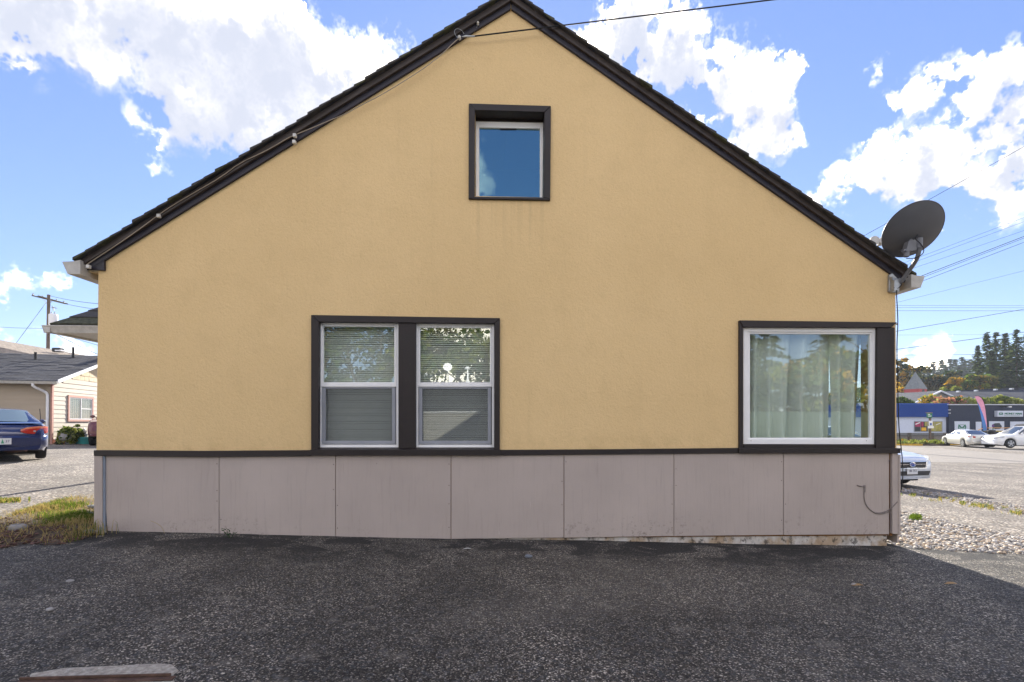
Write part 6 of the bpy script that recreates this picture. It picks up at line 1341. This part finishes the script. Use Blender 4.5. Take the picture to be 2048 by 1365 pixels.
for (px, top, dep, rad, mats, sd, lb, n) in ((1803, 789, 67, 1.6, ['lf_mid', 'lf_dark'], 1, 'dark green bush above the left end of the blue fascia', 1500), (1822, 801, 66, 1.0, ['lf_dark', 'lf_mid'], 2, 'low dark bush on the blue fascia line', 800), (1887, 788, 67, 2.2, ['lf_pink', 'lf_pale', 'lf_pink'], 3, 'reddish pink bush behind the blue shop', 2200), (1908, 789, 66.5, 1.9, ['lf_pink', 'lf_yel', 'lf_dark'], 4, 'mixed pink and green bush behind the shop corner', 1800),
        (1926, 792, 66, 1.5, ['lf_yel', 'lf_pale'], 5, 'yellow green bush left of the feather flag', 1400), (1983, 789, 67, 1.9, ['lf_yel', 'lf_pale', 'lf_mid'], 6, 'yellow green bush right of the feather flag', 1800), (2006, 790, 67, 2.0, ['lf_pale', 'lf_yel'], 7, 'pale yellow green bush above the navy shop', 1800), (2027, 797, 66, 1.3, ['lf_yel', 'lf_pale'], 8, 'small yellow green bush above the sign', 1100), (1858, 785, 69, 1.0, ['lf_gold', 'lf_yel'], 9, 'small golden bush left of the pink bush', 700)):
    z = at_d(px, 815, dep).z-1.0; b = at_d(px, 815, dep); bush('shrub', lb, (b.x, b.y, z), rad, at_d(px, top, dep).z-z, [M[k] for k in mats], 200+sd, n, .30)

# overhead wires on the right, and the pole they leave from (hidden behind the house, its shadow crosses the street)
pl0 = at_d(1770, 895, 33); pl0 = Vector((pl0.x, pl0.y, G(pl0.x, pl0.y)))
upx = thing('utility_pole', 'wooden utility pole behind the right corner of the yellow house', 'utility pole', pl0); build('pole', MB().tube([pl0, pl0+Vector((0, 0, 9.0))], [.17, .12], 10), M['polewood'], upx, smooth=60); build('crossarm', MB().tube([pl0+Vector((-.9, 0, 8.4)), pl0+Vector((.9, 0, 8.4))], .06, 4), M['xarm'], upx)
for i, (xa, ya, xb, yb, r_, lb) in enumerate(((1700, 486, 2120, 252, .020, 'thick black wire rising behind the satellite dish to the right edge'), (1780, 535, 2130, 403, .012, 'topmost of the thin wires right of the dish'), (1780, 541, 2130, 412, .012, 'second thin wire right of the dish'), (1780, 551, 2130, 432, .012, 'third thin wire right of the dish'),
        (1790, 571, 2130, 440, .026, 'thickest of the wires rising from the gutter end'), (1790, 575, 2130, 443, .018, 'wire doubled under the thickest one from the gutter end'), (1800, 578, 2130, 452, .018, 'lowest wire rising from the gutter end'), (1760, 612, 2130, 520, .010, 'thin wire sloping up below the gutter'),
        (1760, 609.5, 2130, 610.5, .009, 'upper one of three level wires beside the corner'), (1760, 613.5, 2130, 614.5, .009, 'middle one of three level wires beside the corner'), (1760, 620, 2130, 620.5, .011, 'lower one of three level wires beside the corner'), (1760, 667, 2130, 603, .020, 'dark wire sloping up from the corner above the trees'),
        (1760, 702, 2130, 652, .024, 'dark wire sloping up across the fir tops'), (1760, 669, 2130, 667, .006, 'very faint level wire above the trees'), (1760, 709, 2130, 707, .016, 'level wire just above the far firs'), (1760, 718, 2130, 717, .018, 'lowest level wire in front of the far firs'))):
    xl = xa-420; yl = ya-(yb-ya)/(xb-xa)*420; xr = xb+300; yr = yb+(yb-ya)/(xb-xa)*300      # the span goes on behind the house and past the frame
    wirething(lb, at_d(xl, yl, 33), at_d(xr, yr, 33), .06, r_*.9)

# ================================================================== BEHIND THE CAMERA (seen in the window panes)
def mir(px, py, L):                                       # the place whose mirror image in the wall plane is seen at this pixel
    p = at_y(px, py, L); return Vector((p.x, -p.y, p.z))
M['dgrey'] = plain('dark_grey_siding', (.05, .055, .06), .7, var=.1); M['dumpgrey'] = plain('pale_grey_dumpster', (.40, .38, .34), .6, var=.15, vs=3)
a, b = mir(560, 765, 13), mir(1120, 765, 13); gb_ = thing('grey_outbuilding', 'low dark grey outbuilding behind the photographer, reflected in the twin window', 'building', (a.x, a.y, G(a.x, a.y)))
build('wall', MB().box((a.x, a.y-5, -.3), (b.x, a.y, a.z-.15)), M['dgrey'], gb_); build('roof', MB().box((a.x-.2, a.y-5.2, a.z-.148), (b.x+.2, a.y+.25, a.z)), M['greyframe'], gb_)
build('door', MB().box((lerp(a.x, b.x, .3), a.y+.003, 0), (lerp(a.x, b.x, .3)+.9, a.y+.04, 2.0)), M['dim'], gb_)
for i in range(8): build('siding_board', MB().prism([(a.x, a.y+.002, .1+i*.28), (a.x, a.y+.03, .1+i*.28), (a.x, a.y+.006, .37+i*.28)], (lerp(a.x, b.x, .29)-a.x, 0, 0)), M['dgrey'], gb_)
c = mir(895, 735, 13.5); dd = thing('small_satellite_dish', 'small white satellite dish on the outbuilding roof, reflected in the window', 'satellite dish', (c.x, c.y, a.z)); build('reflector', MB().lathe([(.02, -.03), (.12, -.015), (.17, .02), (.168, .028)], c, (.1, .95, .3), 20), M['white'], dd, smooth=50); build('mast', MB().tube([c, Vector((c.x+.03, c.y-.05, a.z))], .018, 6), M['galv'], dd); build('foot', MB().box((c.x-.3, c.y-.1, a.z+.001), (c.x+.3, c.y+.1, a.z+.05)), M['galv'], dd)
c = mir(935, 737, 13.5); vv = thing('roof_vent_stack', 'white roof vent stack on the outbuilding, reflected in the window', 'vent', (c.x, c.y, a.z)); build('stack', MB().lathe([(.11, a.z-c.z), (.04, a.z-c.z+.22), (.03, 0)], c, (0, 0, 1), 12), M['white'], vv, smooth=40); build('cap', MB().lathe([(.09, -.02), (.10, .03), (.03, .08)], c, (0, 0, 1), 12), M['white'], vv, smooth=40)
a1, b1 = mir(838, 823, 9.5), mir(957, 821, 9.5); g0 = G(a1.x, a1.y); du = thing('dumpster', 'pale grey dumpster behind the photographer, reflected in the lower window pane', 'dumpster', (a1.x, a1.y, g0))
build('bin_body', MB().prism([(a1.x, a1.y, a1.z-.05), (b1.x, a1.y, a1.z-.05), (b1.x-.12, a1.y, g0+.15), (a1.x+.1, a1.y, g0+.15)], (0, -1.4, 0)), M['dumpgrey'], du); build('rim', MB().box((a1.x-.04, a1.y-1.44, a1.z-.049), (b1.x+.04, a1.y+.04, a1.z)), M['white'], du, bevel=.01)
for x in (a1.x+.3, b1.x-.4):
    for y in (-.2, -1.2): build('caster', MB().lathe([(.075, -.03), (.075, .03)], (x, a1.y+y, g0+.075), (1, 0, 0), 12), M['black'], du)
hx0, hx1 = mir(1330, 822, 17).x, mir(1900, 822, 17).x
fe = thing('board_fence', 'dark green stained board fence behind the photographer, reflected in the picture window', 'fence', (hx0, -17, 0)); M['fencegreen'] = plain('dark_green_fence', (.035, .055, .04), .8, var=.2)
x = hx0
while x < hx1: build('board', MB().box((x, -17.03, -.6), (x+.17, -17, 1.72+random.uniform(-.015, .015))), M['fencegreen'], fe); x += .18
build('fence_rail', MB().box((hx0, -17.10, 1.2), (hx1, -17.04, 1.3)), M['fencegreen'], fe)
for i, (px, top, L, rad, kind, mats, lb) in enumerate(((600, 560, 30, 5, 'b', ['lf_mid', 'lf_olive', 'lf_dark'], 'green tree reflected in the left sash'), (740, 590, 32, 5, 'b', ['lf_mid', 'lf_yel', 'lf_dark'], 'broad green tree reflected between the sashes'), (860, 612, 30, 4.2, 'b', ['lf_mid', 'lf_olive', 'lf_yel'], 'green tree reflected in the right sash'), (968, 640, 27, 3.8, 's', ['lf_yel', 'lf_mid'], 'sparse spreading tree with bare limbs reflected in the right sash'),
        (1090, 690, 36, 4, 'b', ['lf_olive', 'lf_gold'], 'olive tree behind the photographer'), (1260, 690, 34, 4, 'b', ['lf_mid', 'lf_dark'], 'green tree behind the photographer'), (1400, 640, 34, 4.5, 'b', ['lf_dark', 'lf_mid'], 'dark tree behind the photographer'), (1530, 590, 30, 4.2, 'c', ['fir', 'fir2'], 'tall dark fir reflected at the left of the picture window'), (1490, 620, 27, 3.6, 'c', ['fir', 'fir2'], 'dark fir reflected at the left edge of the picture window'), (1612, 690, 26, 2.8, 'b', ['lf_yel', 'lf_mid', 'lf_gold'], 'small yellow green tree reflected in the middle of the picture window'), (1665, 600, 28, 4.4, 'c', ['fir2', 'lf_olive', 'fir'], 'tall fir reflected right of the middle of the picture window'), (1740, 640, 30, 4, 'b', ['lf_mid', 'lf_olive'], 'green tree reflected at the right of the picture window'), (1850, 650, 34, 5, 'b', ['lf_mid', 'lf_dark'], 'green tree behind the photographer at far right'), (470, 600, 34, 5, 'b', ['lf_dark', 'lf_mid'], 'dark green tree behind the photographer at far left'))):
    p = mir(px, top, L); g0 = G(p.x, p.y); b = (p.x, p.y, g0)
    if kind == 'c': conifer('fir_tree', lb, b, p.z-g0, rad, [M[k] for k in mats], 300+i, 26, .55, .06)
    else: broadleaf('tree', lb, b, p.z-g0, rad, [M[k] for k in mats], 320+i, 4200 if kind == 'b' else 2600, .26, .20 if kind == 'b' else .3)

# ================================================================== THE AIR
hz = bpy.data.materials.new('haze_air'); hz.use_nodes = True; hn = hz.node_tree; hn.nodes.remove(hn.nodes['Principled BSDF'])
pv = hn.nodes.new('ShaderNodeVolumePrincipled'); pv.inputs['Color'].default_value = (.80, .88, 1.0, 1); pv.inputs['Density'].default_value = .00026; pv.inputs['Anisotropy'].default_value = .2
hn.links.new(pv.outputs[0], hn.nodes['Material Output'].inputs['Volume'])
stuff(build('haze', MB().box((-440, -320, -2.2), (440, 500, 48)), hz), 'thin blue haze in the air over the far trees', 'haze')
